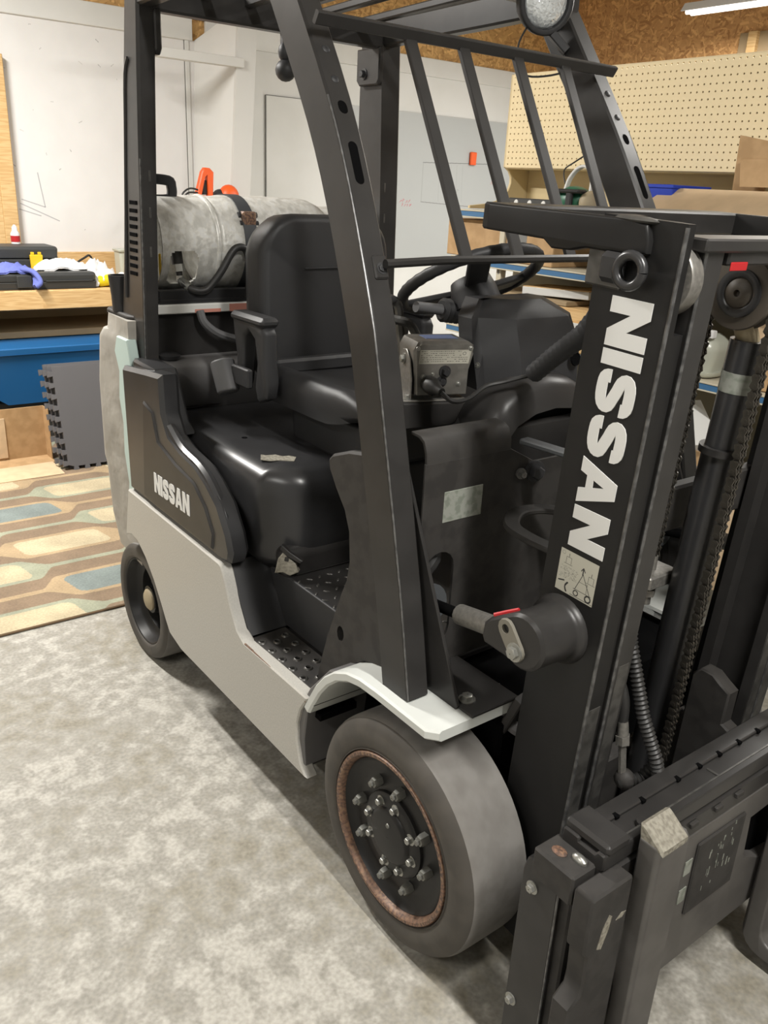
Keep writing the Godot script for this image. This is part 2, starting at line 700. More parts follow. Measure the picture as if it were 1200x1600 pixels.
func data_label_image() -> Image:
	var im := image_of(320, 96, Color(0.66, 0.65, 0.60))
	var rng := RandomNumberGenerator.new()
	rng.seed = 19
	for r in 6:
		var x := 8.0
		while x < 300.0:
			var l := rng.randf_range(4, 14)
			if rng.randf() < 0.78:
				im.fill_rect(Rect2i(int(x), 8 + r * 14, int(l), 4), Color(0.32, 0.32, 0.30))
			x += l + 4.0
	im.fill_rect(Rect2i(262, 8, 46, 40), Color(0.70, 0.69, 0.64))
	ring_line(im, Vector2(278, 26), 10, 1.5, Color(0.35, 0.35, 0.33))
	return im

func surfaces() -> void:
	var peel := ntex(3, 0.03, Color(0.4, 0.4, 0.4), Color(0.6, 0.6, 0.6), 256, 3)
	var tint := ntex(4, 0.012, Color(0.92, 0.92, 0.92), Color(1, 1, 1), 256, 5)
	mat("gloss_black", Color(0.185, 0.185, 0.19), 0.30, 0.0, tint, 2.0, peel, 0.012)
	mat("satin_black", Color(0.195, 0.190, 0.187), 0.36, 0.0, tint, 2.5, peel, 0.01)
	mat("dull_black", Color(0.215, 0.208, 0.202), 0.62, 0.0, ntex(5, 0.02, Color(0.88, 0.88, 0.88), Color(1.05, 1.04, 1.03), 256, 5), 3.0)
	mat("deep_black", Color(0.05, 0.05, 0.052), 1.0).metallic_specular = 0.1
	mat("mast_black", Color(0.115, 0.113, 0.113), 0.42, 0.0, tint, 2.0, peel, 0.01)
	mat("worn_metal", Color(0.36, 0.355, 0.345), 0.38, 0.45, ntex(6, 0.03, Color(0.78, 0.78, 0.78), Color(1, 1, 1), 256, 5), 3.0)
	mat("worn_edge", Color(0.44, 0.44, 0.44), 0.34, 0.5, ntex(8, 0.05, Color(0.7, 0.7, 0.7), Color(1, 1, 1), 256, 5), 3.0)
	mat("chassis_silver", Color(0.70, 0.69, 0.665), 0.42, 0.1, ntex(9, 0.2, Color(0.95, 0.95, 0.95), Color(1, 1, 1), 256, 3), 3.0, peel, 0.008)
	mat("cast_grey", Color(0.60, 0.585, 0.555), 0.6, 0.0, ntex(10, 0.02, Color(0.93, 0.93, 0.93), Color(1, 1, 1), 256, 5), 1.0, ntex(14, 0.02, Color.BLACK, Color.WHITE, 256, 5), 0.3)
	mat("fresh_spray", Color(0.68, 0.75, 0.73), 0.55)
	mat("pale_fender", Color(0.76, 0.77, 0.755), 0.42)
	mat("tyre_wall", Color(0.285, 0.270, 0.252), 0.72, 0.0, ntex(15, 0.02, Color(0.9, 0.9, 0.9), Color(1.03, 1.02, 1.0), 256, 5), 2.0)
	mat("tyre_tread", Color(0.47, 0.46, 0.445), 0.85, 0.0, ntex(16, 0.03, Color(0.91, 0.905, 0.90), Color(1, 1, 1), 256, 5), 2.0)
	mat("rusty_lip", Color(0.52, 0.425, 0.37), 0.5, 0.25, ntex(17, 0.04, Color(0.62, 0.62, 0.64), Color(1.1, 1.0, 0.92), 256, 4), 9.0)
	mat("zinc", Color(0.62, 0.62, 0.60), 0.34, 0.75)
	mat("bolt_grey", Color(0.46, 0.46, 0.44), 0.45, 0.5)
	mat("steel", Color(0.52, 0.51, 0.49), 0.42, 0.5, ntex(18, 0.04, Color(0.88, 0.88, 0.88), Color(1, 1, 1), 256, 4), 8.0)
	mat("cover_steel", Color(0.50, 0.49, 0.47), 0.38, 0.6, ntex(19, 0.02, Color(0.85, 0.85, 0.85), Color(1, 1, 1), 256, 4), 4.0)
	mat("vinyl", Color(0.175, 0.175, 0.18), 0.36, 0.0, null, 20.0, ntex(20, 0.3, Color.BLACK, Color.WHITE, 256, 2), 0.02)
	mat("shroud_grey", Color(0.38, 0.375, 0.375), 0.5)
	mat("moulded", Color(0.18, 0.18, 0.185), 0.45, 0.0, null, 20.0, ntex(21, 0.3, Color.BLACK, Color.WHITE, 256, 2), 0.015)
	mat("moulded_pale", Color(0.33, 0.33, 0.335), 0.55)
	mat("rubber_hose", Color(0.15, 0.148, 0.146), 0.5)
	mat("tank_skin", Color(0.83, 0.83, 0.82), 0.42, 0.25, ntex(22, 0.035, Color(0.88, 0.875, 0.86), Color(1.03, 1.02, 1.0), 256, 5, 0.35, 0.6), 3.0, ntex(23, 0.05, Color.BLACK, Color.WHITE, 256, 4), 0.06)
	mat("brass", Color(0.55, 0.50, 0.38), 0.4, 0.6)
	mat("red_paint", Color(0.66, 0.10, 0.12), 0.5)
	mat("orange_glow", Color(0.90, 0.36, 0.13), 0.45)
	mat("letter_white", Color(0.83, 0.83, 0.82), 0.5)
	mat("scraped_white", Color(0.56, 0.545, 0.50), 0.6, 0.0, ntex(24, 0.05, Color(0.80, 0.79, 0.78), Color(1.06, 1.06, 1.05), 128, 5), 14.0)
	mat("scraped_grey", Color(0.56, 0.57, 0.54), 0.55, 0.1, ntex(25, 0.03, Color(0.85, 0.87, 0.85), Color(1.08, 1.08, 1.08), 128, 5), 9.0)
	mat("cream_cap", Color(0.60, 0.55, 0.45), 0.6)
	mat("lamp_glass", Color(0.90, 0.92, 0.93), 0.12, 0.6, null, 10.0, ntex(26, 0.06, Color.BLACK, Color.WHITE, 128, 2), 0.12)
	mat("primer_red", Color(0.72, 0.42, 0.34), 0.6, 0.0, ntex(27, 0.01, Color(1.2, 1.7, 1.9), Color(1, 1, 1), 128, 3), 3.0)
	mat("chain_oil", Color(0.36, 0.345, 0.32), 0.3, 0.8)
	mat("sheave_brown", Color(0.29, 0.265, 0.235), 0.5)
	mat("fork_face", Color(0.34, 0.33, 0.32), 0.45, 0.1, tint, 3.0)
	mat("nearly_white", Color(0.80, 0.80, 0.785), 0.55)
	mat("rail_white", Color(0.80, 0.795, 0.78), 0.5)
	var conc := mat("concrete", Color.WHITE, 0.62, 0.0, ImageTexture.create_from_image(concrete_image()), 0.42, ntex(28, 0.06, Color.BLACK, Color.WHITE, 512, 5), 0.12)
	conc.uv1_world_triplanar = true
	mat("strand_board", Color.WHITE, 0.75, 0.0, ImageTexture.create_from_image(strand_image(51, Color(0.76, 0.60, 0.38))), 0.6)
	mat("strand_board_brown", Color.WHITE, 0.75, 0.0, ImageTexture.create_from_image(strand_image(52, Color(0.74, 0.56, 0.36))), 0.6)
	mat("ceiling_paint", Color(0.70, 0.68, 0.64), 0.8)
	mat("painted_sheet", Color(1, 1, 1), 0.55, 0.0, ImageTexture.create_from_image(wall_image()), 0.4)
	mat("painted_white", Color(0.86, 0.86, 0.85), 0.55, 0.0, ntex(29, 0.01, Color(0.975, 0.975, 0.97), Color(1, 1, 1), 256, 4), 0.6)
	mat("board_grey", Color(0.71, 0.715, 0.71), 0.4)
	mat("seam_dark", Color(0.47, 0.47, 0.46), 0.7)
	mat("pine", Color.WHITE, 0.6, 0.0, ImageTexture.create_from_image(wood_image(61, Color(0.84, 0.71, 0.51), Color(0.73, 0.57, 0.36))), 1.3)
	mat("shade_ply", Color(0.60, 0.52, 0.40), 0.7)
	mat("pegboard", Color(0.90, 0.83, 0.67), 0.6)
	mat("hutch_cream", Color(0.80, 0.73, 0.57), 0.6)
	mat("cardboard", Color(0.70, 0.575, 0.42), 0.8, 0.0, ntex(62, 0.02, Color(0.93, 0.92, 0.9), Color(1, 1, 1), 256, 4), 2.0)
	mat("cardboard_pale", Color(0.80, 0.70, 0.57), 0.8, 0.0, ntex(63, 0.02, Color(0.95, 0.95, 0.95), Color(1, 1, 1), 256, 4), 2.0)
	mat("shelf_cream", Color(0.76, 0.73, 0.65), 0.5)
	mat("shelf_blue", Color(0.24, 0.42, 0.58), 0.5)
	mat("bin_blue", Color(0.11, 0.36, 0.57), 0.45)
	mat("foam_grey", Color(0.36, 0.355, 0.365), 0.85, 0.0, null, 20.0, ntex(64, 0.3, Color.BLACK, Color.WHITE, 128, 2), 0.05)
	mat("case_black", Color(0.21, 0.215, 0.215), 0.5)
	mat("latch_yellow", Color(0.87, 0.71, 0.14), 0.45)
	mat("bottle_yellow", Color(0.85, 0.78, 0.10), 0.4)
	mat("cloth_white", Color(0.86, 0.86, 0.86), 0.9)
	mat("cloth_blue", Color(0.40, 0.44, 0.72), 0.9)
	mat("red_stain", Color(0.74, 0.50, 0.44), 0.6)
	mat("strap_grey", Color(0.20, 0.21, 0.225), 0.55)
	mat("box_blue", Color(0.07, 0.22, 0.70), 0.5)
	mat("green_shell", Color(0.13, 0.38, 0.28), 0.4)
	mat("steel_blue_grey", Color(0.30, 0.31, 0.32), 0.5, 0.2)
	mat("lamp_body", Color(0.82, 0.82, 0.82), 0.5)
	mat("bag_film", Color(0.72, 0.73, 0.68), 0.25)
	mat("lock_grey", Color(0.47, 0.455, 0.415), 0.5, 0.2)
	mat("scuff_grey", Color(0.68, 0.68, 0.69), 0.6)
	mat("brown_board", Color(0.42, 0.26, 0.20), 0.7)
	mat("paper_white", Color(0.86, 0.86, 0.85), 0.7)

func soften() -> void:
	for k: String in ["satin_black", "dull_black", "moulded", "mast_black", "vinyl"]:
		M[k].metallic_specular = 0.38

# ---------------------------------------------------------------- lettering of the maker's name
func glyph(c: String) -> Array:
	# [outline, holes, width] in units of the letter height
	match c:
		"N":
			return [v2([0, 0, 0, 1, 0.33, 1, 0.65, 0.49, 0.65, 1, 0.96, 1, 0.96, 0, 0.64, 0, 0.31, 0.52, 0.31, 0]), [], 0.95]
		"I":
			return [v2([0, 0, 0, 1, 0.31, 1, 0.31, 0]), [], 0.31]
		"A":
			return [v2([0, 0, 0.34, 1, 0.69, 1, 1.03, 0, 0.71, 0, 0.655, 0.19, 0.375, 0.19, 0.32, 0]), [v2([0.43, 0.38, 0.515, 0.68, 0.60, 0.38])], 1.03]
	var mid := [V(0.76, 0.68, 0), V(0.755, 0.77, 0), V(0.69, 0.845, 0), V(0.55, 0.86, 0), V(0.34, 0.86, 0), V(0.20, 0.81, 0), V(0.165, 0.71, 0), V(0.23, 0.605, 0), V(0.40, 0.535, 0), V(0.56, 0.46, 0), V(0.715, 0.385, 0), V(0.745, 0.28, 0), V(0.69, 0.185, 0), V(0.54, 0.14, 0), V(0.33, 0.14, 0), V(0.19, 0.165, 0), V(0.14, 0.24, 0), V(0.135, 0.33, 0)]
	var p := MB.smooth(mid, 2)
	var a := []
	var b := []
	for i in p.size():
		var d: Vector3 = (p[mini(i + 1, p.size() - 1)] - p[maxi(i - 1, 0)]).normalized()
		var n := Vector2(-d.y, d.x) * 0.135
		a.append(Vector2(p[i].x, p[i].y) + n)
		b.append(Vector2(p[i].x, p[i].y) - n)
	b.reverse()
	return [a + b, [], 0.89]

func lettering(parent: Node3D, word: String, o: Vector3, along: Vector3, up: Vector3, h: float, stretch: float, gap := 0.075, lift := 0.0008) -> void:
	var x := 0.0
	var turn := Transform3D(Basis(along.normalized(), up.normalized(), along.cross(up).normalized()), o)
	for c in word:
		var g := glyph(c)
		var mb := MB.new()
		mb.xf = turn
		var put := func(l: Array) -> Array:
			var out := []
			for q: Vector2 in l:
				out.append(Vector2((x + q.x) * h * stretch, q.y * h))
			return out
		var holes := []
		for hh in g[1]:
			holes.append(put.call(hh))
		mb.prism(put.call(g[0]), -lift, lift, 0.0, holes)
		P(parent, "letter", mb, "letter_white")
		x += g[2] + gap

# ---------------------------------------------------------------- the forklift
func front_wheel(f: Node3D, s: float) -> void:
	var hub := V(0, 0.2667, 0)
	var spin := func(mb: MB) -> MB:
		mb.xf = Transform3D(Basis(V(1, 0, 0), V(0, 0, s), V(0, -s, 0)), hub)
		return mb
	var tyre := P(f, "front_wheel", spin.call(MB.new()).lathe([Vector2(0.176, 0.362), Vector2(0.243, 0.362), Vector2(0.2655, 0.372), Vector2(0.2667, 0.39), Vector2(0.2667, 0.492), Vector2(0.2655, 0.503), Vector2(0.262, 0.512)], 72), "tyre_tread")
	P(tyre, "sidewall", spin.call(MB.new()).lathe([Vector2(0.262, 0.512), Vector2(0.254, 0.521), Vector2(0.240, 0.528), Vector2(0.225, 0.530), Vector2(0.206, 0.529), Vector2(0.1995, 0.525), Vector2(0.196, 0.528), Vector2(0.1935, 0.522), Vector2(0.19, 0.45)], 72), "tyre_wall")
	P(tyre, "rim_lip", spin.call(MB.new()).lathe([Vector2(0.1925, 0.47), Vector2(0.193, 0.525), Vector2(0.190, 0.530), Vector2(0.183, 0.530), Vector2(0.178, 0.525), Vector2(0.174, 0.512), Vector2(0.170, 0.50)], 64), "rusty_lip")
	P(tyre, "rim_disc", spin.call(MB.new()).lathe([Vector2(0.1735, 0.516), Vector2(0.166, 0.505), Vector2(0.152, 0.500), Vector2(0.138, 0.501), Vector2(0.128, 0.503), Vector2(0.098, 0.505), Vector2(0.0965, 0.512), Vector2(0.088, 0.517), Vector2(0.066, 0.518), Vector2(0.062, 0.523), Vector2(0.056, 0.5255), Vector2(0.001, 0.527)], 56), "mast_black")
	for i in 8:
		var a := deg_to_rad(122.0 + i * 45.0 + (6.0 if i % 2 else 0.0))
		var p := V(cos(a) * 0.118, 0.2667 + sin(a) * 0.118, 0.503 * s)
		var nut := MB.new().turned(p, V(0, 0, s)).lathe([Vector2(0.001, -0.004), Vector2(0.0135, -0.002), Vector2(0.0135, 0.014), Vector2(0.011, 0.021), Vector2(0.0075, 0.0225), Vector2(0.007, 0.029), Vector2(0.001, 0.030)], 6)
		P(tyre, "lug_nut", nut, "bolt_grey")
		a -= deg_to_rad(2.0)
		p = V(cos(a) * 0.077, 0.2667 + sin(a) * 0.077, 0.515 * s)
		var b := MB.new().hexbolt(p, V(0, 0, s), 0.0085, 0.014)
		P(tyre, "hub_bolt", b, "zinc")
	var plug := MB.new().turned(V(0.0, 0.297, 0.5262 * s), V(0, 0, s)).lathe([Vector2(0.001, 0), Vector2(0.006, 0), Vector2(0.005, 0.002), Vector2(0.001, 0.0025)], 10)
	P(tyre, "hub_plug", plug, "bolt_grey")

func rear_wheel(f: Node3D, s: float) -> void:
	var spin := func() -> MB:
		var mb := MB.new()
		mb.xf = Transform3D(Basis(V(1, 0, 0), V(0, 0, s), V(0, -s, 0)), V(-1.4276, 0.2047, 0))
		return mb
	var tyre := P(f, "rear_wheel", spin.call().lathe([Vector2(0.13, 0.355), Vector2(0.19, 0.355), Vector2(0.2047, 0.368), Vector2(0.2047, 0.492), Vector2(0.2030, 0.500)], 64), "tyre_tread")
	P(tyre, "sidewall", spin.call().lathe([Vector2(0.2030, 0.500), Vector2(0.197, 0.507), Vector2(0.186, 0.510), Vector2(0.163, 0.510), Vector2(0.159, 0.507), Vector2(0.155, 0.505), Vector2(0.152, 0.498), Vector2(0.150, 0.40)], 64), "tyre_wall")
	P(tyre, "rim_dish", spin.call().lathe([Vector2(0.152, 0.503), Vector2(0.147, 0.500), Vector2(0.140, 0.475), Vector2(0.126, 0.462), Vector2(0.112, 0.458), Vector2(0.106, 0.43), Vector2(0.060, 0.425), Vector2(0.052, 0.44), Vector2(0.048, 0.478), Vector2(0.001, 0.48)], 48), "mast_black")
	P(tyre, "hub_cap", spin.call().lathe([Vector2(0.039, 0.474), Vector2(0.038, 0.484), Vector2(0.030, 0.490), Vector2(0.001, 0.492)], 24), "cream_cap")
	for i in 6:
		var a := TAU * i / 6.0
		P(tyre, "lug_nut", MB.new().hexbolt(V(-1.4276 + cos(a) * 0.082, 0.2047 + sin(a) * 0.082, 0.428 * s), V(0, 0, s), 0.009, 0.012), "bolt_grey")

func side_panels(f: Node3D, s: float) -> void:
	# silver frame side with the rear wheel arch, step opening and front arch
	var outline := [-1.474, 0.445, -1.42, 0.462, -1.371, 0.456, -1.31, 0.42, -1.25, 0.365, -1.205, 0.310, -1.171, 0.262, -1.14, 0.225, -1.055, 0.205, -0.323, 0.205, -0.352, 0.232, -0.370, 0.29, -0.371, 0.34, -0.357, 0.386, -0.324, 0.437, -0.50, 0.435, -0.640, 0.432, -0.680, 0.452, -0.714, 0.505, -0.745, 0.572, -0.766, 0.606, -0.78, 0.612, -1.428, 0.620]
	var mb := MB.new()
	mb.prism(v2(outline), 0.495 * s, 0.53 * s, 0.004)
	P(f, "side_panel", mb, "chassis_silver")
	# dark inner liner closes the wheel arch and the body below the floor
	P(f, "inner_frame", MB.new().box(-1.12, 0.16, 0.36 * s, -0.40, 0.42, 0.495 * s, 0.01), "dull_black")
	# fender over the front wheel
	var arch := []
	for q: Vector2 in v2([-0.338, 0.412, -0.318, 0.448, -0.292, 0.492, -0.258, 0.534, -0.218, 0.568, -0.170, 0.592, -0.120, 0.603, -0.06, 0.606, 0.02, 0.606, 0.10, 0.606, 0.122, 0.606]):
		arch.append(V(q.x, q.y, 0))
	var fm := MB.new()
	var rings := []
	for i in arch.size():
		var q: Vector3 = arch[i]
		var d: Vector3 = (arch[mini(i + 1, arch.size() - 1)] - arch[maxi(i - 1, 0)]).normalized()
		var n := V(-d.y, d.x, 0)
		var z1 := 0.531 if i < arch.size() - 1 else 0.512
		var g := PackedVector3Array()
		for k: Vector2 in [Vector2(0.30, -0.024), Vector2(z1 - 0.006, -0.024), Vector2(z1, -0.019), Vector2(z1, -0.004), Vector2(z1 - 0.005, 0.0), Vector2(0.30, 0.0)]:
			g.append(V(q.x + n.x * k.y, q.y + n.y * k.y, k.x * s))
		rings.append(g)
	fm.loft(rings)
	P(f, "fender", fm, "pale_fender", 0.8)
	var liner := MB.new()
	liner.prism(v2([-0.372, 0.21, -0.345, 0.225, -0.352, 0.30, -0.34, 0.385, -0.29, 0.468, -0.22, 0.54, -0.12, 0.578, 0.06, 0.58, 0.06, 0.60, -0.13, 0.60, -0.25, 0.552, -0.33, 0.46, -0.385, 0.36]), 0.30 * s, 0.52 * s, 0.003)
	P(f, "arch_liner", liner, "shroud_grey")

func step_well(f: Node3D, s: float) -> void:
	var w := MB.new()
	w.prism(v2([-0.780, 0.608, -0.745, 0.572, -0.700, 0.49, -0.660, 0.435, -0.70, 0.43, -0.79, 0.59]), 0.37 * s, 0.500 * s, 0.003)
	w.box(-0.80, 0.435, 0.372 * s, -0.30, 0.585, 0.388 * s, 0.004)
	P(f, "step_well", w, "moulded", 0.6)
	var pl := MB.new()
	pl.xf = Transform3D(Basis(V(1, 0, 0), V(0, 0, -1), V(0, 1, 0)), V(0, 0.432, 0))
	var holes := []
	var near := 0.39
	for r in 5:
		for c in 3:
			holes.append(disc(-0.62 + r * 0.052 + (0.018 if c % 2 else 0.0), -s * (near + 0.024 + c * 0.036), 0.0075, 0.0075, 8))
	pl.prism([Vector2(-0.662, -s * near), Vector2(-0.30, -s * near), Vector2(-0.30, -s * 0.526), Vector2(-0.654, -s * 0.526)], -0.004, 0.0, 0.001, holes)
	var step := P(f, "step_plate", pl, "dull_black")
	var lips: MeshInstance3D = null
	for h in holes:
		var c := Vector2.ZERO
		for q: Vector2 in h:
			c += q / h.size()
		var tr := Transform3D(Basis.IDENTITY, V(c.x, 0.432, -c.y))
		if lips == null:
			lips = P(step, "punched_lip", MB.new().lathe([Vector2(0.0072, -0.001), Vector2(0.0125, 0.0), Vector2(0.0105, 0.003), Vector2(0.0078, 0.004), Vector2(0.0066, 0.0)], 12), "worn_metal")
			lips.transform = tr
		else:
			again(step, "punched_lip", lips, tr)
	P(f, "step_floor", MB.new().box(-0.66, 0.36, 0.385 * s, -0.32, 0.38, 0.494 * s, 0.002), "deep_black")
	P(f, "step_edge", MB.new().box(-0.64, 0.420, 0.524 * s, -0.335, 0.433, 0.529 * s, 0.001), "rusty_lip")

func body(f: Node3D) -> void:
	P(f, "underframe", MB.new().box(-1.60, 0.22, -0.34, 0.12, 0.56, 0.34, 0.01), "deep_black")
	# tread-plate floor
	var fl := P(f, "floor_plate", MB.new().box(-0.72, 0.568, -0.385, -0.10, 0.584, 0.385, 0.003), "satin_black")
	var lug: MeshInstance3D = null
	for i in 12:
		for k in 10:
			var tr := Transform3D(Basis(V(0, 1, 0), 0.8 if (i + k) % 2 else -0.8), V(-0.70 + i * 0.042, 0.584, 0.375 - k * 0.032))
			if lug == null:
				lug = P(fl, "tread_lug", MB.new().ball(V(0, 0, 0), V(0.010, 0.0028, 0.0035), 8, 4), "worn_metal")
				lug.transform = tr
			else:
				again(fl, "tread_lug", lug, tr)
	# engine cover: top slopes a little, corners well rounded
	var hood := MB.new()
	var rings := []
	for q: Array in [[0.575, 0.0, 0.04], [0.62, 0.0, 0.0], [0.70, 0.0, 0.0], [0.79, 0.0, 0.003], [0.83, 0.0, 0.014], [0.855, 0.0, 0.032], [0.868, 0.0, 0.062], [0.873, 0.0, 0.105], [0.8735, 0.0, 0.15]]:
		var r := MB.rring(-1.42, -0.655, -0.462, 0.462, q[0], 0.11, q[2], 7)
		for i in r.size():
			var k := smoothstep(-0.85, -0.66, r[i].x)
			r[i].z *= 1.0 - 0.14 * k
			r[i].y += 0.012 * smoothstep(-0.8, -1.35, r[i].x) * (1.0 if q[0] > 0.8 else 0.0)
		rings.append(r)
	hood.loft(rings)
	var h := P(f, "engine_cover", hood, "gloss_black", 0.5)
	P(h, "lower_lip", MB.new().rbox(-0.72, 0.585, -0.40, -0.648, 0.665, 0.40, 0.03, 0.03, 0.004), "satin_black", 0.5)
	var out := V(0.72, 0.1, 0.69).normalized()
	var face := Transform3D(Basis(Vector3.UP.cross(out).normalized(), out.cross(Vector3.UP.cross(out).normalized()), out), V(-0.662, 0.625, 0.388))
	var shard := MB.new()
	shard.xf = face
	shard.prism(v2([-0.030, -0.030, -0.022, 0.012, -0.006, 0.034, 0.004, 0.020, 0.026, 0.002, 0.034, -0.022, 0.012, -0.034, -0.008, -0.026]), -0.02, 0.006, 0.002)
	P(h, "torn_corner", shard, "scraped_white")
	var tear := MB.new()
	tear.xf = face
	tear.prism(v2([-0.016, 0.038, 0.002, 0.022, 0.040, 0.004, 0.046, 0.012, 0.010, 0.034, -0.012, 0.052]), -0.01, 0.010, 0.002)
	P(h, "torn_flap", tear, "satin_black")
	var scar := MB.new()
	scar.xf = Transform3D(Basis(V(0.55, 0, -0.83), V(-0.83, 0, -0.55), V(0, 1, 0)), V(-0.80, 0.8736, 0.335))
	scar.prism(v2([-0.045, -0.022, -0.02, -0.030, 0.004, -0.022, 0.046, -0.026, 0.05, 0.010, 0.03, 0.022, 0.012, 0.014, -0.008, 0.028, -0.032, 0.018, -0.048, 0.024]), -0.001, 0.0012, 0.0005)
	P(h, "worn_label", scar, "scraped_white")
	P(h, "catch_hole", MB.new().turned(V(-1.0, 0.8775, 0.33), Vector3.UP).lathe([Vector2(0.001, 0.0), Vector2(0.008, 0.0), Vector2(0.009, 0.0015), Vector2(0.001, 0.001)], 10), "deep_black")
	P(h, "seam_fold", MB.new().tube([V(-1.36, 0.886, 0.36), V(-1.38, 0.888, 0.1), V(-1.37, 0.888, -0.3)], 0.004, 6), "satin_black")
	# black moulded rear side covers with the maker's name
	for s: float in [1.0, -1.0]:
		var sm := MB.new()
		sm.prism(v2([-1.441, 1.022, -1.24, 1.042, -1.145, 1.050, -1.138, 0.94, -1.10, 0.885, -1.03, 0.862, -0.926, 0.845, -0.86, 0.815, -0.795, 0.773, -0.745, 0.705, -0.726, 0.655, -0.738, 0.622, -0.78, 0.614, -1.428, 0.621]), 0.46 * s, 0.522 * s, 0.012)
		var cov := P(f, "side_cover", sm, "gloss_black")
		var raised := MB.new()
		raised.prism(v2([-1.30, 0.64, -1.27, 0.95, -1.20, 0.93, -1.17, 0.85, -1.05, 0.815, -0.93, 0.795, -0.86, 0.745, -0.815, 0.68, -0.825, 0.632, -1.25, 0.634]), 0.50 * s, 0.5275 * s, 0.006)
		P(cov, "raised_face", raised, "satin_black")
		var rim := []
		for q: Vector2 in v2([-1.125, 0.90, -1.04, 0.855, -0.93, 0.835, -0.855, 0.80, -0.785, 0.735, -0.757, 0.66]):
			rim.append(V(q.x, q.y, 0.502 * s))
		P(cov, "edge_roll", MB.new().tube(MB.smooth(rim, 4), 0.016, 8), "gloss_black")
		if s > 0.0:
			lettering(cov, "NISSAN", V(-1.205, 0.682, 0.528), V(1, 0.015, 0), V(0, 1, 0), 0.062, 0.75, 0.06)
		else:
			lettering(cov, "NISSAN", V(-0.965, 0.682, -0.528), V(-1, 0.015, 0), V(0, 1, 0), 0.062, 0.75, 0.06)
	# counterweight
	var cw := MB.new()
	var cr := []
	for q: Array in [[0.33, -1.71, 0.482, 0.05], [0.45, -1.742, 0.496, 0.07], [0.63, -1.765, 0.502, 0.09], [0.66, -1.79, 0.506, 0.11], [0.92, -1.79, 0.506, 0.11], [1.075, -1.765, 0.50, 0.10], [1.10, -1.74, 0.492, 0.09], [1.105, -1.70, 0.486, 0.07], [1.155, -1.685, 0.482, 0.06]]:
		cr.append(MB.rring(q[1], -1.44, -q[2], q[2], q[0], q[3], 0.0, 6))
	for r: PackedVector3Array in cr:
		for i in r.size():
			if r[i].x > -1.55:
				r[i].x = -1.445
				r[i].z = signf(r[i].z) * minf(absf(r[i].z) + 0.06, 0.492) if absf(r[i].z) > 0.3 else r[i].z
	cw.loft(cr)
	var c := P(f, "counterweight", cw, "cast_grey", 0.6)
	for s: float in [1.0, -1.0]:
		var ov := MB.new()
		ov.prism(v2([-1.505, 0.445, -1.43, 0.447, -1.405, 0.62, -1.42, 0.80, -1.41, 1.02, -1.435, 1.10, -1.52, 1.10, -1.545, 1.05, -1.515, 0.99, -1.53, 0.90, -1.508, 0.82, -1.515, 0.72, -1.49, 0.62, -1.512, 0.52]), 0.47 * s, 0.5025 * s, 0.003)
		P(c, "overspray_strip", ov, "fresh_spray")
	P(c, "deck_cover", MB.new().rbox(-1.70, 1.152, -0.478, -1.44, 1.168, 0.478, 0.05, 0.008, 0.003), "dull_black", 0.6)
	P(c, "deck_cap", MB.new().turned(V(-1.585, 1.166, 0.455), Vector3.UP).lathe([Vector2(0.001, 0), Vector2(0.028, 0), Vector2(0.03, 0.05), Vector2(0.036, 0.105), Vector2(0.036, 0.112), Vector2(0.03, 0.112), Vector2(0.028, 0.03), Vector2(0.001, 0.03)], 20), "moulded")
	# engine bay rear wall behind the seat
	P(f, "rear_bulkhead", MB.new().box(-1.46, 1.04, -0.44, -1.42, 1.19, 0.44, 0.004), "satin_black")
	var slope := MB.new()
	slope.prism(v2([-1.46, 1.045, -1.36, 1.04, -1.33, 1.02, -1.33, 0.97, -1.36, 0.90, -1.38, 0.86, -1.46, 0.86]), -0.44, 0.44, 0.01)
	var sl := P(f, "rear_shroud", slope, "shroud_grey", 0.55)
	P(sl, "filler_cap", MB.new().turned(V(-1.385, 1.043, 0.385), Vector3.UP).lathe([Vector2(0.001, 0), Vector2(0.03, 0), Vector2(0.034, 0.012), Vector2(0.025, 0.018), Vector2(0.001, 0.019)], 18), "moulded")
	var ts := P(f, "tank_shelf", MB.new().box(-1.62, 1.178, -0.44, -1.395, 1.206, 0.425, 0.003), "nearly_white")
	P(ts, "red_stain", MB.new().box(-1.396, 1.179, 0.10, -1.3945, 1.203, 0.17, 0.0005).box(-1.396, 1.179, 0.20, -1.3945, 1.19, 0.29, 0.0005), "red_stain")
	P(f, "shelf_hook", MB.new().tube(MB.smooth([V(-1.39, 1.185, 0.275), V(-1.375, 1.15, 0.268), V(-1.365, 1.115, 0.225), V(-1.36, 1.09, 0.15), V(-1.37, 1.075, 0.08)], 4), 0.013, 8), "moulded_pale")
	P(f, "tank_cradle", MB.new().box(-1.66, 1.206, -0.34, -1.41, 1.222, 0.40, 0.004).box(-1.432, 1.215, -0.34, -1.412, 1.25, 0.40, 0.004).box(-1.70, 1.215, -0.34, -1.68, 1.25, 0.40, 0.004).box(-1.70, 1.206, -0.30, -1.64, 1.215, 0.36, 0.002), "gloss_black")

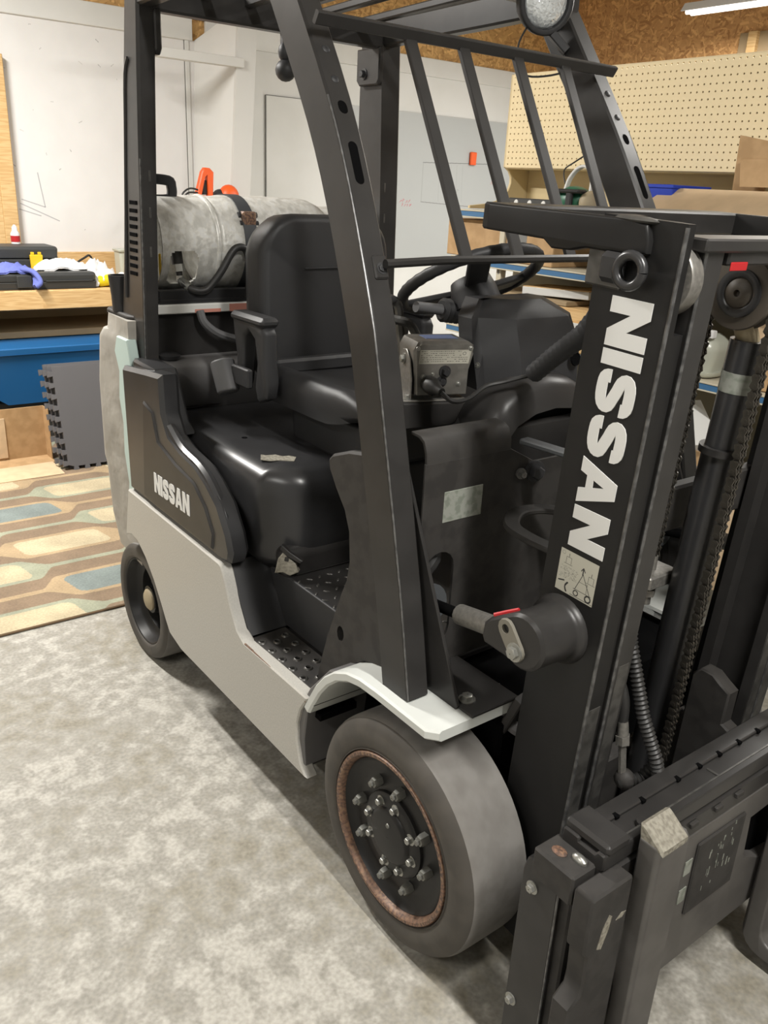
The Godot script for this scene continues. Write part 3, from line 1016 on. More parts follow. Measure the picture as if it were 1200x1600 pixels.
func seat(f: Node3D) -> void:
	var s := Node3D.new()
	s.name = "seat"
	f.add_child(s, true)
	P(s, "seat_base", MB.new().rbox(-1.0, 0.872, -0.19, -0.60, 0.985, 0.19, 0.05, 0.01), "moulded")
	var cu := MB.new()
	var rings := []
	for i in 11:
		var k := i / 10.0
		var x := -1.03 + 0.535 * k
		var drop := 0.045 * smoothstep(0.72, 1.0, k)
		var lift := 0.05 * smoothstep(0.55, 1.0, k)
		var g := PackedVector3Array()
		var w := 0.25 - 0.02 * smoothstep(0.8, 1.0, k)
		for q: Vector2 in v2([-0.95, 0.0, -0.99, 0.03, -1.0, 0.07, -0.94, 0.098, -0.84, 0.104, -0.62, 0.083, 0, 0.078, 0.62, 0.083, 0.84, 0.104, 0.94, 0.098, 1.0, 0.07, 0.99, 0.03, 0.95, 0.0]):
			g.append(V(x, 0.978 + lift + (q.y - lift * q.y / 0.104 * 0.8 - drop * q.y / 0.104), q.x * w))
		rings.append(g)
	cu.loft(rings)
	P(s, "cushion", cu, "vinyl", 0.4)
	var bk := MB.new()
	bk.xf = Transform3D(Basis(V(0, 0, 1), 0.12), V(-1.03, 1.0, 0)) * Transform3D(Basis(V(0, 0, 1), PI * 0.5), Vector3.ZERO)
	# local x runs up the back, local y towards the rear
	var br := []
	for q: Array in [[0.0, 0.030], [0.012, 0.012], [0.03, 0.002], [0.08, 0.0], [0.115, 0.012], [0.13, 0.04]]:
		var r := MB.rring(0.0, 0.50, -0.245, 0.245, q[0], 0.11, q[1], 7)
		for i in r.size():
			r[i].y -= 0.03 * smoothstep(0.34, 0.5, r[i].x) * (1.0 - q[0] / 0.13) - 0.018 * (1.0 - absf(r[i].z) / 0.25) * (1.0 if q[0] < 0.02 else 0.0)
			r[i].z *= 1.0 - 0.10 * smoothstep(0.25, 0.5, r[i].x)
		br.append(r)
	bk.loft(br)
	var back := P(s, "backrest", bk, "vinyl", 0.4)
	P(back, "stitched_crease", MB.new().tube([V(-1.052, 1.345, 0.10), V(-1.05, 1.347, 0.0), V(-1.052, 1.345, -0.15)], 0.003, 6), "vinyl")
	P(s, "lap_bar", MB.new().box(-1.025, 1.055, -0.23, -0.985, 1.098, 0.23, 0.008), "moulded")
	for sd: float in [1.0, -1.0]:
		var ar := MB.new()
		ar.prism(v2([-1.115, 1.212, -1.06, 1.226, -1.0, 1.218, -0.942, 1.203, -0.925, 1.18, -0.928, 1.10, -0.915, 1.05, -0.925, 1.005, -0.97, 0.985, -0.985, 1.03, -0.972, 1.10, -0.985, 1.16, -1.02, 1.182, -1.045, 1.165, -1.052, 1.10, -1.062, 1.02, -1.10, 1.02, -1.092, 1.10, -1.108, 1.165]), 0.258 * sd, 0.306 * sd, 0.010)
		var hip := P(s, "hip_restraint", ar, "moulded", 0.5)
		P(hip, "arm_pad", MB.new().box(-1.118, 1.20, 0.252 * sd, -0.93, 1.228, 0.312 * sd, 0.010), "moulded")
	var bu := MB.new()
	bu.turned(V(-1.125, 1.035, 0.325), V(-0.45, 0.9, 0.0)).lathe([Vector2(0.001, -0.05), Vector2(0.030, -0.05), Vector2(0.034, -0.044), Vector2(0.036, 0.04), Vector2(0.032, 0.046), Vector2(0.001, 0.047)], 22)
	P(s, "belt_reel", bu, "moulded_pale", 0.5)
	P(s, "belt_tongue", MB.new().box(-1.10, 1.02, 0.30, -1.0, 1.075, 0.318, 0.004), "moulded")

func cockpit(f: Node3D) -> void:
	# cowl with binnacle, knee panel, column and wheel
	var cw := MB.new()
	var rings := []
	for q: Array in [[1.06, -0.27, -0.19, 0.130, -0.20], [1.17, -0.28, -0.19, 0.135, -0.20], [1.24, -0.29, -0.19, 0.145, -0.205], [1.315, -0.31, -0.175, 0.14, -0.235], [1.352, -0.345, -0.115, 0.09, -0.275]]:
		var g := PackedVector3Array()
		var xr: float = q[1] - 0.02
		for p: Vector2 in [Vector2(xr, q[2]), Vector2(xr, q[3]), Vector2(q[1] + 0.03, q[3] + 0.004), Vector2(q[4] - 0.05, q[3] - 0.02), Vector2(q[4], q[3] - 0.09), Vector2(q[4], q[2] + 0.05), Vector2(q[4] - 0.04, q[2])]:
			g.append(V(p.x, q[0], p.y))
		rings.append(g)
	cw.loft(rings)
	var cowl := P(f, "cowl", cw, "moulded", 0.86)
	for p: Vector3 in [V(-0.190, 1.222, -0.115), V(-0.190, 1.222, 0.0)]:
		P(cowl, "bolt_hole", MB.new().turned(p, V(1, 0.2, 0)).lathe([Vector2(0.001, 0.0), Vector2(0.013, 0.0), Vector2(0.016, 0.003), Vector2(0.017, 0.0), Vector2(0.001, -0.004)], 14), "deep_black")
	P(cowl, "screw", MB.new().hexbolt(V(-0.255, 1.215, 0.140), V(0.35, 0, 0.9), 0.005, 0.004), "zinc")
	var knee := MB.new()
	var kr := []
	for i in 9:
		var a := PI * i / 8.0
		var g := PackedVector3Array()
		for q: Vector2 in v2([-0.32, 0.0, -0.19, 0.0, -0.165, 0.006, -0.145, 0.025, -0.13, 0.07]):
			g.append(V(q.x, 0.95 + (0.25 - q.y) * pow(sin(a), 0.5), cos(a) * (0.195 - q.y * 0.4)))
		kr.append(g)
	knee.loft(kr, false, false)
	P(f, "knee_cover", knee, "satin_black", 0.4)
	P(f, "knee_face", MB.new().box(-0.17, 0.90, -0.18, -0.15, 1.10, 0.18, 0.01), "satin_black")
	var col := MB.new()
	col.tube([V(-0.29, 1.16, 0.0), V(-0.36, 1.27, 0.0), V(-0.425, 1.345, 0.0)], 0.05, 16)
	P(f, "steering_column", col, "moulded")
	var tilt := Transform3D(Basis(V(0, 0, 1), 0.53), V(-0.45, 1.375, 0.0))
	var wh := Node3D.new()
	wh.name = "steering_wheel"
	f.add_child(wh, true)
	var path := []
	var radii := []
	for i in 73:
		var a := TAU * i / 72.0
		path.append(tilt * V(cos(a) * 0.172, 0.0, sin(a) * 0.172))
		radii.append(0.0135 + (0.0012 if i % 2 else 0.0))
	P(wh, "rim", MB.new().tube(path, 0.0145, 10, radii), "moulded", 0.4)
	for a: float in [0.55, 2.6, 4.71]:
		P(wh, "spoke", MB.new().sweep([tilt * V(cos(a) * 0.03, -0.025, sin(a) * 0.03), tilt * V(cos(a) * 0.1, -0.012, sin(a) * 0.1), tilt * V(cos(a) * 0.165, 0.0, sin(a) * 0.165)], MB.rect(0.055, 0.016, 0.004), tilt.basis.y), "moulded")
	var hb := MB.new()
	hb.xf = tilt
	hb.lathe([Vector2(0.001, -0.07), Vector2(0.062, -0.07), Vector2(0.058, -0.03), Vector2(0.05, 0.0), Vector2(0.03, 0.006), Vector2(0.001, 0.007)], 24)
	P(wh, "hub", hb, "moulded", 0.4)
	# lever with bellows on the near side of the column
	var lev := P(f, "direction_lever", MB.new().tube([V(-0.452, 1.319, 0.165), V(-0.45, 1.309, 0.085)], 0.013, 10), "moulded_pale")
	P(lev, "bellows", MB.new().ribbed([V(-0.45, 1.309, 0.088), V(-0.447, 1.303, 0.045), V(-0.44, 1.298, 0.0)], 0.026, 0.0035, 0.013, 14), "moulded")
	for k: Array in [[V(-0.46, 1.300, 0.265), V(-0.45, 1.292, 0.225), V(-0.45, 1.278, 0.18), V(-0.45, 1.235, 0.15)], [V(-0.48, 1.335, 0.245), V(-0.48, 1.325, 0.20), V(-0.48, 1.26, 0.185), V(-0.47, 1.15, 0.17)]]:
		var l := P(f, "hydraulic_lever", MB.new().tube(MB.smooth(k, 5), 0.011, 8), "worn_metal")
		if k[0].y > 1.32:
			P(l, "knob", MB.new().ball(k[0], V(0.022, 0.014, 0.045), 12, 8), "moulded")

func scale_box(f: Node3D) -> void:
	# grey electronics box on its bracket, in front of the seat
	var b := Node3D.new()
	b.name = "control_box"
	f.add_child(b, true)
	var along := V(0.3256, 0, -0.9455)
	var out := V(0.9455, 0, 0.3256)
	var turn := Transform3D(Basis(along, Vector3.UP, out), V(-0.275, 1.274, 0.30))
	# local x across the front, y up (top edge at 0), z out of the front
	var m := MB.new()
	m.xf = turn
	m.prism(v2([0.004, -0.118, -0.004, -0.02, 0.006, -0.002, 0.016, 0.0, 0.122, 0.0, 0.135, -0.008, 0.136, -0.028, 0.127, -0.062, 0.126, -0.118]), -0.108, -0.004, 0.006)
	P(b, "housing", m, "cover_steel")
	var pf := MB.new()
	pf.xf = turn
	pf.prism(v2([0.006, -0.116, -0.001, -0.02, 0.010, -0.005, 0.126, -0.005, 0.133, -0.026, 0.124, -0.062, 0.123, -0.116]), -0.004, 0.0, 0.0015)
	P(b, "front_plate", pf, "cover_steel")
	printed(b, "data_label", turn * V(0.006, -0.047, 0.0008), turn * V(0.122, -0.047, 0.0008), turn * V(0.128, -0.017, 0.0008), turn * V(0.008, -0.017, 0.0008), data_label_image())
	var bl := MB.new()
	bl.xf = turn
	bl.box(0.035, 0.0, -0.085, 0.11, 0.0012, -0.04, 0.0)
	P(b, "blue_label", bl, mat("label_blue", Color(0.34, 0.39, 0.52), 0.5))
	for q: Array in [[0.068, -0.064, 0.009, 0.015], [0.062, -0.086, 0.008, 0.010], [0.102, -0.092, 0.004, 0.004], [0.018, -0.075, 0.004, 0.004], [0.125, -0.014, 0.004, 0.004], [0.004, -0.014, 0.003, 0.004], [0.04, -0.07, 0.003, 0.004]]:
		P(b, "button" if q[2] > 0.006 else "screw", MB.new().hexbolt(turn * V(q[0], q[1], 0.0), out, q[2], q[3]), "moulded" if q[2] > 0.006 else "zinc")
	P(b, "plug", MB.new().turned(turn * V(0.028, -0.088, 0.0), out + V(0.1, -0.15, 0) + along * 0.2).lathe([Vector2(0.001, 0), Vector2(0.016, 0), Vector2(0.016, 0.012), Vector2(0.019, 0.013), Vector2(0.019, 0.030), Vector2(0.013, 0.040), Vector2(0.009, 0.060), Vector2(0.001, 0.061)], 14), "rubber_hose")
	P(b, "cable", MB.new().tube(MB.smooth([turn * V(0.04, -0.097, 0.058), turn * V(0.06, -0.112, 0.075), turn * V(0.10, -0.11, 0.065), turn * V(0.15, -0.09, 0.04), V(-0.17, 1.195, 0.13), V(-0.13, 1.215, 0.09)], 5), 0.005, 8), "rubber_hose")
	var ear := MB.new()
	ear.xf = turn * Transform3D(Basis(V(0, 0, 1), V(0, 1, 0), V(-1, 0, 0)), V(-0.006, -0.07, -0.055))
	ear.prism(v2([-0.04, -0.06, 0.05, -0.06, 0.05, -0.01, 0.035, 0.03, 0.012, 0.048, -0.012, 0.045, -0.03, 0.02]), -0.002, 0.002, 0.001)
	var er := P(b, "mounting_ear", ear, "steel")
	P(er, "ear_bolt", MB.new().hexbolt(turn * V(-0.009, -0.045, -0.055), -along, 0.008, 0.008), "zinc")
	var tr := MB.new()
	tr.xf = turn
	tr.box(-0.03, -0.130, -0.11, 0.125, -0.126, 0.004, 0.001)
	P(b, "mounting_tray", tr, "steel")
	P(b, "tray_bolt", MB.new().hexbolt(turn * V(-0.012, -0.126, -0.012), Vector3.UP, 0.006, 0.010).turned(turn * V(-0.012, -0.165, -0.012), Vector3.UP).lathe([Vector2(0.001, 0), Vector2(0.005, 0), Vector2(0.005, 0.036), Vector2(0.001, 0.036)], 8), "zinc")
	var br := MB.new()
	br.xf = turn
	br.prism(v2([-0.09, -0.131, 0.124, -0.131, 0.102, -0.178, 0.09, -0.186, -0.09, -0.196]), -0.10, 0.006, 0.004)
	P(b, "bracket", br, "satin_black")
	P(b, "bracket_leg", MB.new().bar(V(-0.26, 1.10, 0.20), V(-0.20, 0.98, 0.18), 0.03, 0.02), "satin_black")

func cage(f: Node3D) -> void:
	var g := Node3D.new()
	g.name = "overhead_guard"
	f.add_child(g, true)
	for s: float in [1.0, -1.0]:
		# front pillar: lower run nearly upright, upper run raked back and leaning in
		var path := [V(0.014 - 0.045, 0.602, 0.476), V(-0.034 - 0.045, 0.823, 0.474), V(-0.142 - 0.045, 1.225, 0.468), V(-0.182 - 0.045, 1.345, 0.464), V(-0.289 - 0.051, 1.556, 0.443), V(-0.382 - 0.055, 1.716, 0.432), V(-0.510 - 0.061, 1.905, 0.424), V(-0.615 - 0.061, 2.05, 0.42)]
		var smooth := MB.smooth(path, 3)
		var mb := MB.new()
		var rings := []
		for i in smooth.size():
			var p: Vector3 = smooth[i]
			var d: Vector3 = (smooth[mini(i + 1, smooth.size() - 1)] - smooth[maxi(i - 1, 0)]).normalized()
			var nrm := V(d.y, -d.x, 0).normalized()
			var r := PackedVector3Array()
			for q: Vector2 in MB.rect(0.09 if p.y < 1.3 else 0.092, 0.056, 0.005):
				r.append(V(p.x, p.y, p.z * s) + nrm * q.x + V(0, 0, q.y))
			rings.append(r)
		mb.loft(rings)
		var pil := P(g, "front_pillar", mb, "satin_black", 0.8)
		# worn light line down the outer front corner
		var line := []
		for i in range(0, smooth.size()):
			var p: Vector3 = smooth[i]
			var d: Vector3 = (smooth[mini(i + 1, smooth.size() - 1)] - smooth[maxi(i - 1, 0)]).normalized()
			if p.y < 1.72:
				line.append(V(p.x, p.y, p.z * s) + V(d.y, -d.x, 0).normalized() * 0.0432 + V(0, 0, 0.0262 * s))
		P(pil, "worn_corner", MB.new().tube(line, 0.0022, 6), "worn_edge")
		var face := func(y: float) -> Array:
			for i in smooth.size() - 1:
				if smooth[i].y <= y and smooth[i + 1].y >= y:
					var k: float = (y - smooth[i].y) / (smooth[i + 1].y - smooth[i].y)
					var p: Vector3 = smooth[i].lerp(smooth[i + 1], k)
					var d: Vector3 = (smooth[i + 1] - smooth[i]).normalized()
					var n := V(d.y, -d.x, 0).normalized()
					return [V(p.x, p.y, p.z * s) + n * 0.0455, n, V(d.x, d.y, d.z * s)]
			return []
		for q: Array in [[1.695, 0.0, 0.0105], [1.597, 0.03, 0.0105]]:
			var a: Array = face.call(q[0])
			var sl := MB.new()
			sl.xf = Transform3D(Basis(a[2], a[2].cross(a[1]).normalized() * -1.0, a[1]), a[0])
			sl.prism(slot(Vector2(-q[1] - 0.004, 0), Vector2(q[1] + 0.004, 0), q[2]), -0.01, 0.0009, 0.0004)
			P(pil, "slot", sl, "deep_black")
		for y: float in [1.80, 1.745]:
			var a: Array = face.call(y)
			P(pil, "plug", MB.new().turned(a[0], a[1]).lathe([Vector2(0.001, -0.003), Vector2(0.009, -0.003), Vector2(0.009, 0.001), Vector2(0.006, 0.003), Vector2(0.001, 0.003)], 12), "moulded")
		# rear pillar: moulded outer face with vents
		var rp := MB.new()
		var rr := []
		for q: Array in [[0.99, -1.605, -1.380, 0.425, 0.468], [1.30, -1.555, -1.380, 0.413, 0.460], [1.60, -1.520, -1.380, 0.403, 0.453], [1.86, -1.505, -1.380, 0.393, 0.444], [2.03, -1.49, -1.380, 0.385, 0.437]]:
			var r := PackedVector3Array()
			if s < 0.0:
				q[4] += 0.03
			for p: Vector2 in [Vector2(q[1], q[3]), Vector2(q[2], q[3]), Vector2(q[2], q[4] - 0.008), Vector2(q[2] - 0.008, q[4]), Vector2(q[1] + 0.03, q[4] + 0.002), Vector2(q[1], q[4] - 0.018)]:
				r.append(V(p.x, q[0], p.y * s))
			rr.append(r)
		rp.loft(rr)
		var rear := P(g, "rear_pillar", rp, "satin_black", 0.86)
		P(rear, "worn_corner", MB.new().tube([V(-1.3835, 1.05, 0.4635 * s), V(-1.3835, 1.30, 0.4565 * s), V(-1.3835, 1.62, 0.449 * s)], 0.0028, 6), "worn_edge")
		var px := func(y: float) -> float:
			return -1.535 + (y - 1.30) * 0.065
		var groove := []
		for y: float in [1.22, 1.30, 1.50, 1.70, 1.84, 1.88]:
			groove.append(V(px.call(y) + (0.035 if y < 1.87 else 0.055), y, (0.4635 - (y - 1.30) * 0.031) * s))
		P(rear, "channel_edge", MB.new().tube(MB.smooth(groove, 3), 0.006, 6), "satin_black")
		for i in 10:
			var y := 1.292 + i * 0.0225
			P(rear, "vent_slot", MB.new().box(px.call(y) + 0.062, y, (0.44 - (y - 1.30) * 0.024) * s, px.call(y) + 0.115, y + 0.011, (0.4632 - (y - 1.30) * 0.024) * s, 0.0005), "deep_black")
		for y: float in [1.56, 1.46, 1.35]:
			P(rear, "slot", MB.new().box(-1.39, y, (0.440 - (y - 1.0) * 0.034) * s, -1.3792, y + 0.03, (0.446 - (y - 1.0) * 0.034) * s, 0.0005), "worn_metal")
		var foot := MB.new()
		foot.prism(v2([-1.40, 1.05, -1.25, 1.045, -1.17, 0.90, -1.13, 0.87, -1.40, 0.87]), 0.42 * s, 0.500 * s, 0.008)
		P(rear, "pillar_foot", foot, "gloss_black")
		var plate := MB.new()
		plate.prism(v2([-1.50, 2.0, -1.372, 2.0, -1.372, 1.905, -1.385, 1.89, -1.485, 1.89, -1.50, 1.905]), 0.372 * s, 0.392 * s, 0.004)
		P(rear, "corner_bracket", plate, "satin_black")
		P(rear, "bracket_bolt", MB.new().hexbolt(V(-1.455, 1.925, 0.372 * s), V(0, 0, -s), 0.012, 0.014), "moulded")
		# side rail of the roof
		P(g, "side_rail", MB.new().sweep([V(-1.46, 2.04, 0.413 * s), V(-0.9, 2.05, 0.410 * s), V(-0.60, 2.06, 0.418 * s)], MB.rect(0.045, 0.075, 0.006)), "satin_black")
		# gusset down to the fender
		var gus := MB.new()
		gus.prism(v2([-0.13, 1.06, -0.118, 1.055, 0.085, 0.615, 0.08, 0.605, -0.03, 0.605]), 0.428 * s, 0.436 * s, 0.0015)
		P(g, "pillar_gusset", gus, "satin_black")
		# cowl side panel behind the pillar
		var cp := MB.new()
		cp.prism(v2([-0.367, 1.012, -0.350, 1.028, -0.287, 1.052, -0.205, 1.068, -0.12, 1.06, 0.0, 0.62, -0.10, 0.606, -0.20, 0.578, -0.30, 0.50, -0.365, 0.43, -0.398, 0.412, -0.388, 0.47, -0.354, 0.579, -0.306, 0.702, -0.284, 0.75, -0.275, 0.80, -0.281, 0.869, -0.30, 0.912, -0.335, 0.952, -0.362, 0.99]), 0.438 * s, 0.460 * s, 0.006, [disc(-0.296, 0.606, 0.014, 0.02, 10)])
		P(g, "cowl_side_panel", cp, "dull_black")
		var hole := MB.new().box(-0.32, 0.57, 0.425 * s, -0.27, 0.64, 0.4385 * s, 0.001)
		P(g, "panel_backing", hole, "deep_black")
		var fa: Array = face.call(1.415)
		var pp := MB.new()
		pp.xf = Transform3D(Basis(V(0, 0, -s), fa[2] * s, fa[1]), fa[0] + V(0, 0, -0.008 * s))
		pp.box(-0.015, -0.026, -0.004, 0.017, 0.022, 0.005, 0.003)
		var piv := P(pil, "pivot_plate", pp, "satin_black")
		P(piv, "pivot_bolt", MB.new().hexbolt(pp.xf * V(0.002, -0.006, 0.005), fa[1], 0.008, 0.004), "moulded")
	# cross members and roof bars
	P(g, "rear_cross_rail", MB.new().box(-1.42, 1.996, -0.39, -1.375, 2.07, 0.39, 0.006), "satin_black")
	P(g, "front_cross_rail", MB.new().box(-0.67, 2.03, -0.42, -0.60, 2.095, 0.42, 0.006), "satin_black")
	for z: float in [0.24, 0.10, -0.015, -0.12, -0.28]:
		P(g, "roof_bar", MB.new().sweep([V(-1.395, 2.052, z), V(-0.62, 2.075, z)], MB.rect(0.028, 0.021, 0.004)), "satin_black")
	var top_bar := MB.new()
	top_bar.sweep([V(-0.444, 1.876, 0.462), V(-0.452, 1.877, 0.0), V(-0.452, 1.877, -0.435)], MB.rect(0.012, 0.025, 0.002), V(0.55, 0.83, 0))
	P(g, "screen_top_bar", top_bar, "satin_black")
	P(g, "screen_bottom_bar", MB.new().tube([V(-0.205, 1.443, 0.448), V(-0.205, 1.448, 0.3), V(-0.205, 1.450, -0.44)], 0.009, 8), "satin_black")
	for q: Array in [[0.222, 0.29], [0.072, 0.13], [-0.095, -0.02], [-0.255, -0.165]]:
		P(g, "screen_bar", MB.new().sweep([V(-0.455, 1.868, q[0]), V(-0.44, 1.84, q[0]), V(-0.215, 1.452, q[0] + 0.012)], MB.rect(0.030, 0.012, 0.002), V(0.85, 0.5, 0)), "satin_black")
	# headlight under the roof on the far side
	var hl := Node3D.new()
	hl.name = "headlight"
	f.add_child(hl, true)
	var aim := V(0.9, -0.12, 0.28)
	var shell := MB.new().turned(V(-0.60, 2.03, -0.31), aim)
	shell.lathe([Vector2(0.001, -0.075), Vector2(0.035, -0.07), Vector2(0.062, -0.03), Vector2(0.074, 0.0), Vector2(0.076, 0.018), Vector2(0.071, 0.022), Vector2(0.062, 0.02), Vector2(0.060, 0.01), Vector2(0.001, 0.004)], 28)
	P(hl, "lamp_shell", shell, "moulded", 0.5)
	P(hl, "lamp_lens", MB.new().turned(V(-0.60, 2.03, -0.31), aim).lathe([Vector2(0.060, 0.009), Vector2(0.055, 0.018), Vector2(0.04, 0.024), Vector2(0.02, 0.027), Vector2(0.001, 0.028)], 28), "lamp_glass", 0.4)
	P(hl, "lamp_bracket", MB.new().bar(V(-0.62, 1.99, -0.33), V(-0.57, 1.925, -0.38), 0.05, 0.02), "moulded")
	P(hl, "lamp_wire", MB.new().tube(MB.smooth([V(-0.61, 1.97, -0.27), V(-0.60, 1.92, -0.235), V(-0.58, 1.86, -0.24), V(-0.54, 1.86, -0.30), V(-0.50, 1.89, -0.38)], 5), 0.0025, 6), "rubber_hose")
	# horn hanging from the rear cross rail
	var hn := P(f, "reverse_horn", MB.new().ball(V(-1.40, 1.897, -0.038), V(0.034, 0.032, 0.032), 14, 8).ball(V(-1.40, 1.947, -0.036), V(0.022, 0.03, 0.022), 12, 6).box(-1.41, 1.95, -0.049, -1.39, 2.0, -0.023, 0.002), "moulded")
	hn.set_meta("label", "round black horn hanging from the rear roof rail")

func front_plate(f: Node3D) -> void:
	var pl := MB.new()
	pl.xf = Transform3D(Basis(V(0, 0, -1), V(0, 1, 0), V(1, 0, 0)), V(-0.07, 0, 0))
	pl.prism(v2([-0.428, 0.61, -0.428, 1.078, -0.195, 1.078, -0.12, 1.04, 0.12, 1.04, 0.195, 1.078, 0.428, 1.078, 0.428, 0.61]), -0.006, 0.0, 0.001, [slot(Vector2(-0.372, 0.70), Vector2(-0.372, 0.84), 0.040, 8), slot(Vector2(0.372, 0.70), Vector2(0.372, 0.84), 0.040, 8)])
	var p := P(f, "front_plate", pl, "dull_black")
	var lip := MB.new()
	lip.prism(v2([-0.078, 1.072, -0.070, 1.074, -0.072, 1.10, -0.082, 1.122, -0.096, 1.130, -0.125, 1.132, -0.125, 1.126, -0.102, 1.124, -0.089, 1.117, -0.080, 1.098]), 0.195, 0.425, 0.001)
	P(p, "bent_top", lip, "dull_black", 0.5)
	P(p, "worn_plate", MB.new().box(-0.071, 0.945, 0.268, -0.0685, 1.012, 0.374, 0.001), "scraped_grey")
	P(p, "strut", MB.new().bar(V(-0.06, 1.095, 0.17), V(0.17, 1.095, 0.15), 0.03, 0.012), "steel_blue_grey")
	P(p, "strut_bolt", MB.new().hexbolt(V(-0.06, 1.02, 0.125), V(1, 0, 0.3), 0.016, 0.02), "moulded")
	P(p, "strut_stud", MB.new().hexbolt(V(-0.062, 1.02, 0.165), V(1, 0, 0.3), 0.008, 0.014), "worn_metal")
	var loop := MB.smooth([V(0.10, 0.945, 0.085), V(0.04, 0.945, 0.09), V(-0.02, 0.945, 0.125), V(-0.035, 0.945, 0.19), V(0.01, 0.945, 0.255), V(0.075, 0.945, 0.275), V(0.15, 0.945, 0.275)], 4)
	P(p, "guard_loop", MB.new().sweep(loop, MB.rect(0.034, 0.012, 0.003)), "dull_black")
	P(p, "hose_opening", MB.new().box(-0.30, 0.62, 0.30, -0.285, 0.92, 0.425, 0.002), "deep_black")
	for q: Array in [[V(-0.09, 0.83, 0.41), V(-0.13, 0.87, 0.37), V(-0.20, 0.88, 0.34)], [V(-0.11, 0.80, 0.40), V(-0.10, 0.85, 0.36), V(-0.16, 0.86, 0.33)]]:
		P(p, "hose", MB.new().tube(MB.smooth(q, 4), 0.014, 8), "rubber_hose")
	P(f, "foot_plate", MB.new().box(-0.068, 0.606, 0.30, 0.125, 0.614, 0.43, 0.002), "satin_black")
	P(f, "foot_bolt", MB.new().hexbolt(V(0.075, 0.614, 0.40), Vector3.UP, 0.012, 0.012), "zinc")
	P(f, "cross_brace", MB.new().bar(V(0.0, 0.25, 0.33), V(0.14, 0.62, 0.30), 0.05, 0.02), "dull_black")
	P(f, "brake_hose", MB.new().tube(MB.smooth([V(0.05, 0.60, 0.30), V(0.10, 0.55, 0.31), V(0.16, 0.53, 0.28), V(0.20, 0.58, 0.24)], 5), 0.015, 8), "shroud_grey")
	# tilt cylinder with its knuckle on the mast
	for s: float in [1.0, -1.0]:
		var rod := P(f, "tilt_cylinder", MB.new().tube([V(-0.20, 0.747, 0.395 * s), V(-0.06, 0.772, 0.395 * s)], 0.042, 18).tube([V(-0.062, 0.772, 0.395 * s), V(-0.05, 0.774, 0.395 * s)], 0.022, 14), "steel_blue_grey")
		P(rod, "piston_rod", MB.new().tube([V(-0.05, 0.774, 0.395 * s), V(0.05, 0.79, 0.397 * s)], 0.012, 12), "deep_black")
		P(rod, "rod_end", MB.new().tube([V(0.03, 0.788, 0.397 * s), V(0.125, 0.806, 0.40 * s), V(0.16, 0.812, 0.40 * s)], 0.021, 14), "steel")
		var kn := MB.new()
		var kp := [Vector2(0.150, 0.798), Vector2(0.143, 0.812), Vector2(0.146, 0.838), Vector2(0.162, 0.856)]
		for i in 17:
			kp.append(Vector2(0.242, 0.842) + Vector2.from_angle(deg_to_rad(122.0 - i * 15.0)) * 0.0535)
		kn.prism(kp, 0.402 * s, 0.449 * s, 0.006)
		P(rod, "knuckle", kn, "satin_black")
		P(rod, "boss", MB.new().turned(V(0.242, 0.842, 0.345 * s), V(0, 0, s)).lathe([Vector2(0.001, 0), Vector2(0.066, 0), Vector2(0.067, 0.006), Vector2(0.062, 0.016), Vector2(0.055, 0.022), Vector2(0.0525, 0.09), Vector2(0.001, 0.09)], 32), "satin_black", 0.6)
		var lk := MB.new()
		lk.prism(slot(Vector2(0.236, 0.822), Vector2(0.208, 0.856), 0.019), 0.447 * s, 0.455 * s, 0.001, [disc(0.208, 0.856, 0.009, 0.009, 10)])
		P(rod, "lock_plate", lk, "lock_grey")
		P(rod, "lock_bolt", MB.new().hexbolt(V(0.236, 0.822, 0.455 * s), V(0, 0, s), 0.012, 0.012), "zinc")
		if s > 0.0:
			P(rod, "paint_mark", MB.new().tube([V(0.166, 0.861, 0.442), V(0.186, 0.873, 0.432), V(0.206, 0.884, 0.422)], 0.004, 6), "red_paint")

